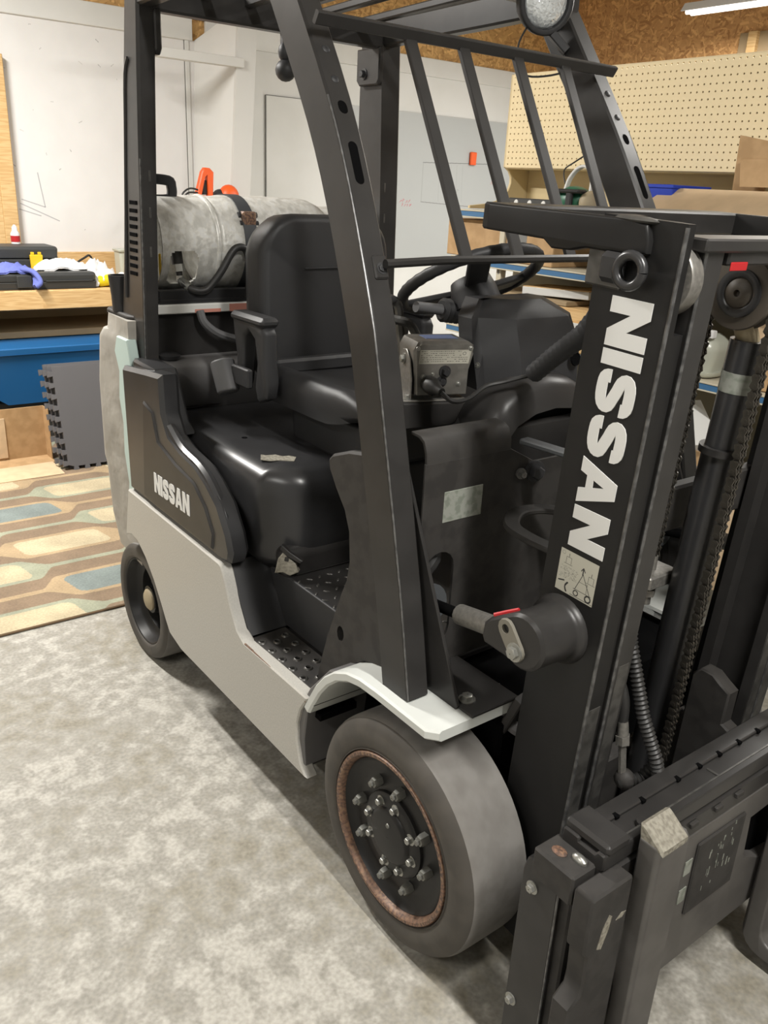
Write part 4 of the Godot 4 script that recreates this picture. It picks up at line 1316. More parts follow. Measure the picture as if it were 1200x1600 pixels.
func mast(f: Node3D) -> void:
	var fr := Transform3D(Basis(V(0, 0, 1), -0.049), V(0.1428, 0, 0))
	var m := Node3D.new()
	m.name = "mast"
	f.add_child(m, true)
	var nb := func() -> MB:
		var b := MB.new()
		b.xf = fr
		return b
	for s: float in [1.0, -1.0]:
		var o := MB.new()
		o.xf = fr * Transform3D(Basis(V(1, 0, 0), V(0, 0, 1), V(0, 1, 0)), Vector3.ZERO)
		# section in x,z run up the rail; the front flange is cut back at the top for the roller
		o.prism([Vector2(0, 0.349 * s), Vector2(0, 0.275 * s), Vector2(0.026, 0.275 * s), Vector2(0.026, 0.325 * s), Vector2(0.127, 0.325 * s), Vector2(0.136, 0.331 * s), Vector2(0.136, 0.349 * s)], 0.09, 1.56, 0.0)
		o.prism([Vector2(0.136, 0.349 * s), Vector2(0.136, 0.306 * s), Vector2(0.1525, 0.306 * s), Vector2(0.1525, 0.349 * s)], 0.09, 1.40, 0.0)
		o.prism([Vector2(0.136, 0.349 * s), Vector2(0.136, 0.331 * s), Vector2(0.1525, 0.331 * s), Vector2(0.1525, 0.349 * s)], 1.40, 1.56, 0.0)
		var outer := P(m, "outer_rail", o, "mast_black")
		P(outer, "worn_edge", nb.call().tube([V(0.1505, 0.12, 0.3472 * s), V(0.1505, 1.555, 0.3472 * s)], 0.0034, 8), "worn_edge")
		P(outer, "worn_flange", nb.call().box(0.1515, 0.10, 0.312 * s, 0.1532, 0.72, 0.345 * s, 0.0005), "worn_metal")
		var i := MB.new()
		i.xf = o.xf
		i.prism([Vector2(0.03, 0.300 * s), Vector2(0.158, 0.300 * s), Vector2(0.158, 0.254 * s), Vector2(0.134, 0.254 * s), Vector2(0.134, 0.278 * s), Vector2(0.054, 0.278 * s), Vector2(0.054, 0.240 * s), Vector2(0.03, 0.240 * s)], 0.10, 1.535, 0.003)
		var inner := P(m, "inner_rail", i, "satin_black")
		P(inner, "worn_edge", nb.call().tube([V(0.1565, 0.13, 0.298 * s), V(0.1565, 1.53, 0.298 * s)], 0.0034, 8), "worn_edge")
		P(inner, "worn_flange", nb.call().box(0.157, 0.11, 0.260 * s, 0.1588, 0.80, 0.290 * s, 0.0005), "worn_metal")
		P(m, "guide_roller", MB.new().turned(fr * V(0.112, 1.478, 0.303 * s), V(0, 0, s)).lathe([Vector2(0.001, 0), Vector2(0.052, 0), Vector2(0.055, 0.003), Vector2(0.055, 0.024), Vector2(0.052, 0.028), Vector2(0.001, 0.028)], 32), "steel")
		# lifting eye
		var eye := []
		for k in 25:
			var a := TAU * k / 24.0
			eye.append(fr * V(0.083 + cos(a) * 0.0235, 1.486 + sin(a) * 0.0225, 0.372 * s))
		var ey := P(m, "lifting_eye", MB.new().tube(eye, 0.0078, 10), "gloss_black")
		P(ey, "eye_stem", nb.call().box(0.02, 1.462, 0.345 * s, 0.06, 1.508, 0.372 * s, 0.008), "gloss_black")
		P(m, "pad_plate", nb.call().box(-0.016, 1.452, 0.338 * s, 0.055, 1.512, 0.354 * s, 0.003), "worn_metal")
		# arm that carries the top tie rearwards
		var arm: MB = nb.call()
		arm.prism(v2([-0.248, 1.508, -0.248, 1.552, 0.06, 1.558, 0.09, 1.552, 0.098, 1.53, 0.098, 1.512, 0.085, 1.506, -0.02, 1.506, -0.05, 1.498, -0.09, 1.496, -0.11, 1.508]), 0.335 * s, 0.362 * s, 0.004)
		P(m, "tie_arm", arm, "mast_black", 0.6)
		P(m, "tie_weld", nb.call().ball(V(0.062, 1.557, 0.348 * s), V(0.042, 0.006, 0.016), 14, 6), "worn_metal")
	P(m, "rear_tie", nb.call().box(-0.262, 1.508, -0.36, -0.20, 1.553, 0.36, 0.004), "satin_black")
	P(m, "inner_top_tie", nb.call().box(0.11, 1.522, -0.315, 0.166, 1.542, 0.315, 0.003), "satin_black")
	P(m, "red_tag", nb.call().box(0.1595, 1.495, 0.19, 0.162, 1.508, 0.235, 0.001), "red_paint")
	P(m, "inner_top_bar", nb.call().box(0.145, 1.502, -0.24, 0.159, 1.524, 0.24, 0.003), "satin_black")
	P(m, "lower_tie", nb.call().box(0.01, 0.20, -0.33, 0.05, 0.42, 0.33, 0.005), "dull_black")
	P(m, "middle_tie", nb.call().box(-0.01, 0.95, -0.33, 0.02, 1.05, 0.05, 0.005), "dull_black")
	# lift cylinder
	var cy := P(m, "lift_cylinder", nb.call().tube([V(0.088, 0.15, 0.0), V(0.088, 1.155, 0.0)], 0.036, 24), "gloss_black")
	P(cy, "cylinder_head", nb.call().tube([V(0.088, 1.155, 0.0), V(0.088, 1.36, 0.0)], 0.033, 24), "gloss_black")
	P(cy, "collar", nb.call().tube([V(0.088, 1.145, 0.0), V(0.088, 1.158, 0.0)], 0.043, 24), "satin_black")
	P(cy, "band_label", nb.call().tube([V(0.088, 1.265, 0.0), V(0.088, 1.302, 0.0)], 0.0336, 24), "scraped_grey")
	P(cy, "ram", nb.call().tube([V(0.088, 1.355, 0.0), V(0.078, 1.40, 0.02)], 0.020, 16), "cream_cap")
	P(cy, "stay", nb.call().box(0.05, 1.165, -0.09, 0.075, 1.205, 0.0, 0.004), "satin_black")
	# chain sheave and its chain
	var sc := fr * V(0.0755, 1.442, 0.03)
	var sheave := P(m, "chain_sheave", MB.new().turned(sc, V(0, 0, 1)).lathe([Vector2(0.001, -0.018), Vector2(0.062, -0.018), Vector2(0.064, -0.014), Vector2(0.058, -0.010), Vector2(0.058, 0.010), Vector2(0.064, 0.014), Vector2(0.062, 0.019), Vector2(0.042, 0.0185), Vector2(0.001, 0.017)], 40), "sheave_brown", 0.6)
	P(sheave, "sheave_ring", MB.new().turned(sc, V(0, 0, 1)).lathe([Vector2(0.028, 0.017), Vector2(0.042, 0.018), Vector2(0.041, 0.023), Vector2(0.034, 0.025), Vector2(0.027, 0.021)], 36), "gloss_black", 0.5)
	P(sheave, "axle", MB.new().turned(sc, V(0, 0, 1)).lathe([Vector2(0.001, 0.012), Vector2(0.0055, 0.012), Vector2(0.006, 0.026), Vector2(0.012, 0.027), Vector2(0.024, 0.022), Vector2(0.026, 0.018), Vector2(0.001, 0.015)], 24), "sheave_brown", 0.5)
	var strand := func(a: Vector3, b: Vector3, called: String) -> void:
		var mb := MB.new()
		var n := int(a.distance_to(b) / 0.0159)
		var d := (b - a) / n
		var e := d.normalized()
		var side := V(0, 0, 1)
		var q := e.cross(side).normalized()
		for k in n:
			mb.turned(a + d * k - side * 0.011, side).lathe([Vector2(0.001, 0), Vector2(0.0045, 0), Vector2(0.0045, 0.022), Vector2(0.001, 0.022)], 8)
			for z: float in ([-0.009, 0.0, 0.009] if k % 2 else [-0.006, 0.004]):
				mb.xf = Transform3D(Basis(e, q, e.cross(q)), a + d * (k + 0.5) + side * z)
				mb.prism(v2([-0.014, -0.004, -0.010, -0.0085, -0.004, -0.007, 0.0, -0.0055, 0.004, -0.007, 0.010, -0.0085, 0.014, -0.004, 0.014, 0.004, 0.010, 0.0085, 0.004, 0.007, 0, 0.0055, -0.004, 0.007, -0.010, 0.0085, -0.014, 0.004]), -0.0014, 0.0014, 0.0)
		mb.xf = Transform3D.IDENTITY
		P(m, called, mb, "chain_oil").set_meta("kind", "stuff")
	strand.call(fr * V(0.0755 + 0.064, 1.42, 0.03), V(0.309, 0.462, 0.03), "lift_chain")
	strand.call(fr * V(0.0755 - 0.060, 1.42, 0.03), V(0.202, 0.90, 0.03), "lift_chain")
	P(m, "chain_anchor", MB.new().box(0.17, 0.84, -0.02, 0.235, 0.87, 0.075, 0.004).tube([V(0.202, 0.79, 0.03), V(0.202, 0.90, 0.03)], 0.010, 10).tube([V(0.202, 0.81, 0.03), V(0.202, 0.825, 0.03)], 0.017, 6), "steel")
	# hoses between the rails
	P(m, "ribbed_hose", MB.new().ribbed([V(0.285, 0.86, 0.20), V(0.295, 0.798, 0.20), V(0.323, 0.728, 0.20), V(0.351, 0.658, 0.20), V(0.389, 0.578, 0.19), V(0.40, 0.52, 0.18)], 0.0125, 0.0016, 0.009, 12), "rubber_hose")
	var hs := P(m, "feed_hose", MB.new().tube(MB.smooth([V(0.27, 0.74, 0.225), V(0.30, 0.715, 0.222), V(0.316, 0.68, 0.22), V(0.320, 0.64, 0.22)], 5), 0.012, 12), "rubber_hose")
	P(hs, "hose_fitting", MB.new().tube([V(0.320, 0.64, 0.22), V(0.327, 0.61, 0.22)], 0.012, 10).tube([V(0.327, 0.61, 0.22), V(0.330, 0.592, 0.22)], 0.015, 6).tube([V(0.330, 0.592, 0.22), V(0.340, 0.53, 0.22)], 0.008, 8), "steel")
	P(hs, "elbow", MB.new().ball(V(0.345, 0.515, 0.215), V(0.022, 0.022, 0.02), 10, 6), "dull_black")
	P(m, "short_hose", MB.new().ribbed([V(0.34, 0.51, 0.23), V(0.365, 0.52, 0.19), V(0.375, 0.55, 0.16)], 0.012, 0.002, 0.009, 10), "rubber_hose")
	# writing on the near rail
	lettering(m, "NISSAN", fr * V(0.0435, 1.443, 0.3494), fr.basis * V(0, -1, 0), fr.basis * V(1, 0, 0), 0.0775, 1.035, 0.07, 0.0009)
	printed(m, "safety_sticker", fr * V(0.032, 0.920, 0.3498), fr * V(0.118, 0.920, 0.3498), fr * V(0.118, 1.001, 0.3498), fr * V(0.032, 1.001, 0.3498), lift_sticker_image())
	# spiral sleeve from the cowl to the mast
	P(m, "spiral_sleeve", MB.new().ribbed([V(-0.13, 1.215, 0.09), V(-0.05, 1.27, 0.12), V(0.06, 1.335, 0.17), V(0.13, 1.39, 0.21), V(0.18, 1.42, 0.24)], 0.0165, 0.005, 0.021, 12), "moulded")

func carriage(f: Node3D) -> void:
	var c := Node3D.new()
	c.name = "carriage"
	f.add_child(c, true)
	var up := MB.new()
	up.prism(v2([0.398, 0.475, 0.398, 0.555, 0.402, 0.56, 0.43, 0.56, 0.434, 0.557, 0.434, 0.552, 0.468, 0.552, 0.474, 0.56, 0.487, 0.56, 0.490, 0.556, 0.490, 0.530, 0.484, 0.526, 0.484, 0.52, 0.492, 0.516, 0.492, 0.478, 0.488, 0.475]), -0.46, 0.46, 0.003)
	var bar := P(c, "upper_bar", up, "satin_black")
	for z: float in [0.36, 0.285, 0.178, 0.108, 0.04, -0.03, -0.10, -0.20, -0.30]:
		P(bar, "fork_notch", MB.new().box(0.426, 0.5535, z - 0.005, 0.438, 0.5603, z + 0.005, 0.0008), "deep_black")
	P(bar, "seam", MB.new().box(0.444, 0.552, 0.094, 0.472, 0.5545, 0.099, 0.0005).box(0.472, 0.5536, -0.40, 0.476, 0.5612, 0.40, 0.0005), "worn_metal")
	for z: float in [0.24, 0.20, 0.12, 0.05]:
		P(bar, "lug", MB.new().box(0.488, 0.500, z - 0.012, 0.4985, 0.512, z + 0.012, 0.002), "dull_black")
	P(bar, "lock_button", MB.new().turned(V(0.472, 0.556, 0.335), Vector3.UP).lathe([Vector2(0.001, 0), Vector2(0.013, 0), Vector2(0.012, 0.006), Vector2(0.001, 0.007)], 14), "satin_black")
	for s: float in [1.0, -1.0]:
		P(c, "end_stop", MB.new().box(0.396, 0.555, 0.395 * s, 0.492, 0.578, 0.455 * s, 0.006), "satin_black")
		var blk := P(c, "side_block", MB.new().box(0.385, 0.47, 0.45 * s, 0.475, 0.532, 0.515 * s, 0.004), "dull_black")
		P(blk, "worn_spot", MB.new().ball(V(0.418, 0.532, 0.487 * s), V(0.016, 0.004, 0.012), 10, 5), "rusty_lip")
		P(blk, "clip", MB.new().ball(V(0.452, 0.534, 0.475 * s), V(0.016, 0.010, 0.010), 10, 5), "zinc")
		var ep := MB.new()
		ep.prism(v2([0.362, 0.05, 0.365, 0.47, 0.372, 0.496, 0.382, 0.502, 0.438, 0.488, 0.446, 0.476, 0.448, 0.05]), 0.492 * s, 0.512 * s, 0.003)
		var pl := P(c, "end_plate", ep, "satin_black")
		P(pl, "worn_corner", MB.new().tube([V(0.4465, 0.06, 0.5105 * s), V(0.4465, 0.474, 0.5105 * s)], 0.0022, 6), "worn_edge")
		for q: Vector2 in v2([0.392, 0.445, 0.379, 0.162]):
			P(pl, "bolt", MB.new().hexbolt(V(q.x, q.y, 0.512 * s), V(0, 0, s), 0.0085, 0.010), "zinc")
		P(c, "side_channel", MB.new().box(0.44, 0.06, 0.44 * s, 0.468, 0.485, 0.50 * s, 0.004), "dull_black")
		var st := MB.new()
		st.xf = Transform3D(Basis(V(0, 0, 1), V(0, 1, 0), V(-1, 0, 0)), V(0.48, 0, 0))
		st.prism([Vector2(0.412 * s, 0.05), Vector2(0.412 * s, 0.518), Vector2(0.418 * s, 0.523), Vector2(0.512 * s, 0.523), Vector2(0.518 * s, 0.516), Vector2(0.518 * s, 0.405), Vector2(0.508 * s, 0.392), Vector2(0.505 * s, 0.33), Vector2(0.508 * s, 0.305), Vector2(0.532 * s, 0.285), Vector2(0.532 * s, 0.05)], -0.04, 0.0, 0.004)
		var sp := P(c, "stop_post", st, "dull_black")
		P(sp, "worn_patch", MB.new().prism_at(Transform3D(Basis(V(0, 0, -s), V(0, 1, 0), V(s, 0, 0)), V(0.5203, 0.43, 0.465 * s)), v2([-0.020, -0.03, -0.012, 0.012, 0.0, 0.035, 0.008, 0.028, 0.003, -0.004, -0.008, -0.036])).prism_at(Transform3D(Basis(V(0, 0, -s), V(0, 1, 0), V(s, 0, 0)), V(0.5203, 0.445, 0.432 * s)), v2([-0.012, -0.004, 0.002, 0.006, 0.014, 0.003, 0.004, -0.006])), "scraped_white")
	P(c, "lower_bar", MB.new().box(0.43, 0.135, -0.42, 0.475, 0.235, 0.42, 0.004), "dull_black")
	var cp := MB.new()
	cp.xf = Transform3D(Basis(V(0, 0, 1), V(0, 1, 0), V(-1, 0, 0)), V(0.492, 0, 0))
	cp.prism(v2([0.30, 0.135, 0.30, 0.475, 0.22, 0.475, -0.30, 0.475, -0.30, 0.42, -0.035, 0.405, -0.045, 0.30, -0.12, 0.26, -0.30, 0.23, -0.30, 0.135]), 0.0, 0.025, 0.003)
	var face := P(c, "face_plate", cp, "fork_face")
	P(face, "cover_plate", MB.new().box(0.490, 0.262, 0.0, 0.497, 0.44, 0.165, 0.004), "dull_black")
	var rng := RandomNumberGenerator.new()
	rng.seed = 3
	for k in 26:
		var z := rng.randf_range(0.02, 0.12)
		var y := 0.30 + rng.randf_range(0.0, 0.11) + (0.08 - z) * 0.5
		P(face, "scratch", MB.new().box(0.4966, y, z, 0.4974, y + rng.randf_range(0.005, 0.022), z + rng.randf_range(0.001, 0.004), 0.0), "scraped_grey")
	for y: float in [0.305, 0.375]:
		P(face, "worn_mark", MB.new().box(0.491, y, 0.172, 0.4935, y + 0.035, 0.195, 0.0005), "scraped_grey")
	P(face, "web", MB.new().box(0.40, 0.20, -0.26, 0.465, 0.48, 0.26, 0.004), "deep_black")
	# roller brackets riding in the rails
	for z: float in [-0.16, 0.20]:
		var rb := MB.new()
		rb.prism(v2([0.235, 0.30, 0.243, 0.585, 0.262, 0.606, 0.292, 0.605, 0.312, 0.592, 0.338, 0.578, 0.336, 0.50, 0.405, 0.47, 0.405, 0.30]), z - 0.02, z + 0.02, 0.004)
		if z < 0.0:
			P(c, "roller_bracket", rb, "dull_black")
	# forks: shank, hook and blade
	for z0: float in [0.300, -0.19]:
		var fk := MB.new()
		var pts := [0.500, 0.578, 0.536, 0.578, 0.545, 0.568, 0.545, 0.105]
		for i in 5:
			var a := PI + PI * 0.5 * i / 4.0
			pts.append_array([0.575 + cos(a) * 0.03, 0.098 + sin(a) * 0.03])
		pts.append_array([1.52, 0.045, 1.55, 0.040, 1.55, 0.034, 1.50, 0.030, 0.60, 0.026, 0.55, 0.028])
		for i in 4:
			var a := -PI * 0.5 - PI * 0.5 * i / 4.0
			pts.append_array([0.55 + cos(a) * 0.05, 0.078 + sin(a) * 0.05])
		pts.append_array([0.500, 0.085])
		fk.prism(v2(pts), z0, z0 + 0.089, 0.006)
		var fork := P(c, "fork", fk, "fork_face", 0.6)
		var hk := MB.new()
		hk.prism(v2([0.500, 0.570, 0.496, 0.600, 0.503, 0.604, 0.512, 0.599, 0.5462, 0.574, 0.5462, 0.562, 0.54, 0.566]), z0 + 0.010, z0 + 0.086, 0.004)
		P(fork, "fork_hook", hk, "scraped_white")

func gas_tank() -> void:
	var t := thing("propane_tank", "worn aluminium gas cylinder lying across the rear deck of the forklift", "gas cylinder", V(-1.55, 1.222, 0.0))
	var yc := 0.153
	var ax := func(called: String, prof: Array, m: String, n := 48) -> void:
		var mb := MB.new()
		mb.xf = Transform3D(Basis(V(1, 0, 0), V(0, 0, 1), V(0, -1, 0)), V(0, yc, 0))
		mb.lathe(prof, n)
		P(t, called, mb, m, 0.6)
	ax.call("body", [Vector2(0.001, 0.245), Vector2(0.05, 0.24), Vector2(0.10, 0.222), Vector2(0.130, 0.20), Vector2(0.140, 0.188), Vector2(0.146, 0.182), Vector2(0.148, 0.172), Vector2(0.150, 0.14), Vector2(0.1525, 0.128), Vector2(0.1525, -0.02), Vector2(0.1535, -0.03), Vector2(0.1535, -0.044), Vector2(0.1525, -0.05), Vector2(0.1525, -0.16), Vector2(0.148, -0.195), Vector2(0.135, -0.23), Vector2(0.11, -0.26), Vector2(0.06, -0.282), Vector2(0.001, -0.287)], "tank_skin")
	ax.call("weld_ridge", [Vector2(0.142, 0.205), Vector2(0.1515, 0.203), Vector2(0.154, 0.197), Vector2(0.1515, 0.190), Vector2(0.142, 0.186)], "tank_skin")
	ax.call("foot_ring", [Vector2(0.12, -0.36), Vector2(0.128, -0.36), Vector2(0.128, -0.24), Vector2(0.12, -0.24)], "tank_skin")
	# collar with a rounded valve window
	var col := MB.new()
	var nz := 40
	var na := 192
	var pt := func(i: int, k: int, r: float) -> Vector3:
		var a := TAU * i / na
		return V(cos(a) * r, yc + sin(a) * r, 0.195 + 0.19 * k / nz)
	var open := func(i: int, k: int) -> bool:
		var a := wrapf(rad_to_deg(TAU * (i + 0.5) / na), -180.0, 180.0)
		var z := 0.195 + 0.19 * (k + 0.5) / nz
		var d := Vector2(maxf(absf(a + 26.0) - 11.0, 0.0) / 11.5, maxf(absf(z - 0.315) - 0.022, 0.0) / 0.026)
		return d.length() < 1.0
	for i in na:
		for k in nz:
			if open.call(i, k):
				continue
			var j := i + 1
			col.quad(pt.call(i, k, 0.1485), pt.call(j, k, 0.1485), pt.call(j, k + 1, 0.1485), pt.call(i, k + 1, 0.1485))
			col.quad(pt.call(i, k, 0.143), pt.call(i, k + 1, 0.143), pt.call(j, k + 1, 0.143), pt.call(j, k, 0.143))
			for e: Array in [[i - 1, k, i, k, i, k + 1], [i + 1, k, j, k + 1, j, k], [i, k - 1, j, k, i, k], [i, k + 1, i, k + 1, j, k + 1]]:
				if e[1] < 0 or e[1] >= nz or open.call(e[0], e[1]):
					col.quad(pt.call(e[2], e[3], 0.143), pt.call(e[2], e[3], 0.1485), pt.call(e[4], e[5], 0.1485), pt.call(e[4], e[5], 0.143))
	P(t, "valve_collar", col, "tank_skin", 0.5)
	var va := P(t, "valve", MB.new().tube([V(0.085, 0.16, 0.318), V(0.095, 0.085, 0.314)], 0.018, 14).tube([V(0.095, 0.085, 0.314), V(0.10, 0.06, 0.312)], 0.010, 10), "dull_black")
	P(va, "valve_nut", MB.new().tube([V(0.094, 0.10, 0.315), V(0.097, 0.078, 0.313)], 0.0205, 6).tube([V(0.10, 0.066, 0.312), V(0.101, 0.05, 0.311)], 0.012, 6), "zinc")
	P(va, "yellow_tag", MB.new().box(0.07, 0.05, 0.36, 0.075, 0.13, 0.368, 0.002), "latch_yellow")
	var hose := [V(0.101, 0.054, 0.311), V(0.125, 0.040, 0.305), V(0.148, 0.028, 0.29), V(0.155, 0.024, 0.265), V(0.158, 0.035, 0.24), V(0.166, 0.085, 0.20), V(0.168, 0.14, 0.165), V(0.168, 0.156, 0.142), V(0.168, 0.15, 0.118), V(0.166, 0.115, 0.104), V(0.160, 0.05, 0.10), V(0.150, 0.0, 0.10)]
	var hp := P(t, "gas_hose", MB.new().tube(MB.smooth(hose, 5), 0.0115, 12), "rubber_hose")
	P(hp, "hose_end", MB.new().tube([V(0.105, 0.05, 0.310), V(0.14, 0.032, 0.296)], 0.014, 10), "bolt_grey")
	ax.call("holding_strap", [Vector2(0.1545, 0.062), Vector2(0.1565, 0.062), Vector2(0.1565, 0.108), Vector2(0.1545, 0.108)], "strap_grey")
	var bk := P(t, "strap_buckle", MB.new().box(0.105, 0.205, 0.058, 0.14, 0.262, 0.108, 0.006), "rusty_lip")
	P(bk, "buckle_bolt", MB.new().tube([V(0.128, 0.225, 0.05), V(0.128, 0.225, 0.116)], 0.010, 8).tube([V(0.118, 0.25, 0.05), V(0.118, 0.25, 0.116)], 0.010, 8), "moulded")
	var h := MB.new()
	h.sweep(MB.smooth([V(0.03, 0.285, 0.37), V(0.03, 0.288, 0.31), V(0.03, 0.30, 0.298), V(0.03, 0.325, 0.298), V(0.03, 0.342, 0.308), V(0.03, 0.346, 0.37)], 4), MB.rect(0.03, 0.018, 0.004), V(1, 0, 0))
	P(t, "carry_handle", h, "moulded")

func room() -> void:
	struct("floor", MB.new().box(-5.2, -0.2, -5.2, 5.2, 0.0, 5.2, 0.0), "concrete")
	struct("ceiling", MB.new().box(-5.2, 4.2, -5.2, 5.2, 4.35, 5.2, 0.0), "ceiling_paint")
	var back := struct("wall_back", MB.new().box(-5.2, 0, -5.0, -4.92, 4.2, 5.0, 0.0), "strand_board")
	P(back, "painted_sheet", MB.new().box(-4.92, 0.9, -1.42, -4.905, 2.44, 5.0, 0.002), "painted_sheet")
	P(back, "painted_sheet", MB.new().box(-4.92, 0.0, -4.9, -4.905, 2.44, -1.45, 0.002), "painted_white")
	P(back, "trim_board", MB.new().box(-4.92, 2.437, -1.37, -4.888, 2.57, 5.0, 0.004), "painted_white")
	P(back, "trim_board", MB.new().box(-4.92, 2.437, -4.9, -4.888, 2.57, -1.47, 0.004), "painted_white")
	P(back, "seam_batten", MB.new().box(-4.905, 1.0, -1.345, -4.896, 2.437, -1.315, 0.002), "painted_white")
	P(back, "seam_gap", MB.new().box(-4.906, 1.0, -1.314, -4.9035, 2.437, -1.309, 0.0), "seam_dark")
	P(back, "painted_sheet", MB.new().box(-4.92, 0.0, -1.31, -4.91, 0.9, 5.0, 0.002), "shade_ply")
	var marks := [[2.0, -0.10, 1.60, -0.185], [1.555, -0.27, 1.345, -0.30], [1.39, -0.155, 1.345, -0.30], [1.365, -0.145, 1.26, -0.385], [1.33, -0.135, 1.29, -0.27], [1.62, -0.09, 1.585, -0.14]]
	for k in range(1, marks.size()):
		var q: Array = marks[k]
		P(back, "scuff_mark", MB.new().bar(V(-4.905, q[0], q[1]), V(-4.905, q[2], q[3]), 0.0016, 0.006, V(0, 0.8, 0.6), 0.0), "scuff_grey")
	P(back, "brown_panel", MB.new().box(-4.92, 2.57, -1.60, -4.90, 2.80, -1.16, 0.002), "brown_board")
	# column of painted boards standing out from the wall
	var col := MB.new()
	col.loft([PackedVector3Array([V(-4.92, 0, -1.30), V(-4.45, 0, -1.33), V(-4.45, 0, -1.45), V(-4.92, 0, -1.45)]), PackedVector3Array([V(-4.92, 2.42, -1.385), V(-4.45, 2.49, -1.475), V(-4.45, 2.49, -1.60), V(-4.92, 2.42, -1.60)]), PackedVector3Array([V(-4.92, 2.44, -1.39), V(-4.60, 2.545, -1.45), V(-4.60, 2.54, -1.60), V(-4.92, 2.44, -1.60)])])
	var c := P(back, "board_column", col, "painted_white", 0.9)
	var edge := MB.new()
	edge.loft([PackedVector3Array([V(-4.45, 0, -1.32), V(-4.425, 0, -1.32), V(-4.425, 0, -1.455), V(-4.45, 0, -1.455)]), PackedVector3Array([V(-4.45, 2.50, -1.47), V(-4.425, 2.50, -1.47), V(-4.425, 2.50, -1.61), V(-4.45, 2.50, -1.61)])])
	P(c, "front_board", edge, "rail_white", 0.9)
	P(c, "cross_rail", MB.new().box(-4.46, 2.255, -1.50, -4.40, 2.312, -0.72, 0.003), "rail_white")
	# boards hung on the back wall
	var wr := struct("wall_right", MB.new().box(-5.0, 0, -5.1, 5.0, 4.2, -4.9, 0.0), "strand_board_brown")
	P(wr, "painted_sheet", MB.new().box(-4.9, 0, -4.9, 5.0, 2.40, -4.885, 0.002), "painted_white")
	P(wr, "stud", MB.new().box(-2.93, 2.40, -4.9, -2.86, 2.76, -4.84, 0.004), "pine")
	P(wr, "brown_panel", MB.new().box(-3.02, 2.40, -4.9, -1.6, 2.76, -4.88, 0.002), "shade_ply")
	struct("wall_left", MB.new().box(-5.2, 0, 5.0, 5.2, 4.2, 5.2, 0.0), "painted_white")
	struct("wall_front", MB.new().box(5.0, 0, -5.2, 5.2, 4.2, 5.2, 0.0), "painted_white")

func wall_boards() -> void:
	var b := thing("whiteboard", "large grey dry-erase board with faint ghost writing on the far wall", "whiteboard", V(-4.905, 1.0, -3.5))
	P(b, "panel", MB.new().box(0, 0, -1.1, 0.012, 1.158, 0.92, 0.002), "board_grey")
	printed(b, "written_surface", V(0.0125, -0.0, 0.90), V(0.0125, -0.0, -1.09), V(0.0125, 1.15, -1.09), V(0.0125, 1.15, 0.90), board_image(8), 0.4)
	var b2 := thing("pale_panel", "plain pale panel behind the forklift seat, between the corner column and the written board", "panel", V(-4.905, 1.0, -1.94))
	P(b2, "panel", MB.new().box(0, 0, -0.63, 0.012, 1.158, 0.0, 0.002), "painted_white")
	P(b2, "seam", MB.new().box(0, 1.157, -0.63, 0.013, 1.162, 0.0, 0.0).box(0, 0, 0.0, 0.013, 1.16, 0.006, 0.0), "seam_dark")
	var mag := thing("board_eraser", "small orange eraser stuck high on the grey dry-erase board", "eraser", V(-4.892, 1.79, -4.005))
	P(mag, "grip", MB.new().rbox(0, 0, -0.035, 0.03, 0.105, 0.035, 0.01, 0.01), "orange_glow")
	P(mag, "felt", MB.new().box(-0.001, 0.003, -0.032, 0.006, 0.10, 0.032, 0.001), "moulded")
	var post := thing("wood_post", "bare pine post with a knot, standing on the bench by the white wall", "post", V(-4.88, 0.92, -0.02))
	P(post, "post", MB.new().box(0, 0, -0.09, 0.04, 1.29, 0.0, 0.004).box(0.001, 0.0, 0.0, 0.039, 1.29, 0.05, 0.003), "pine")

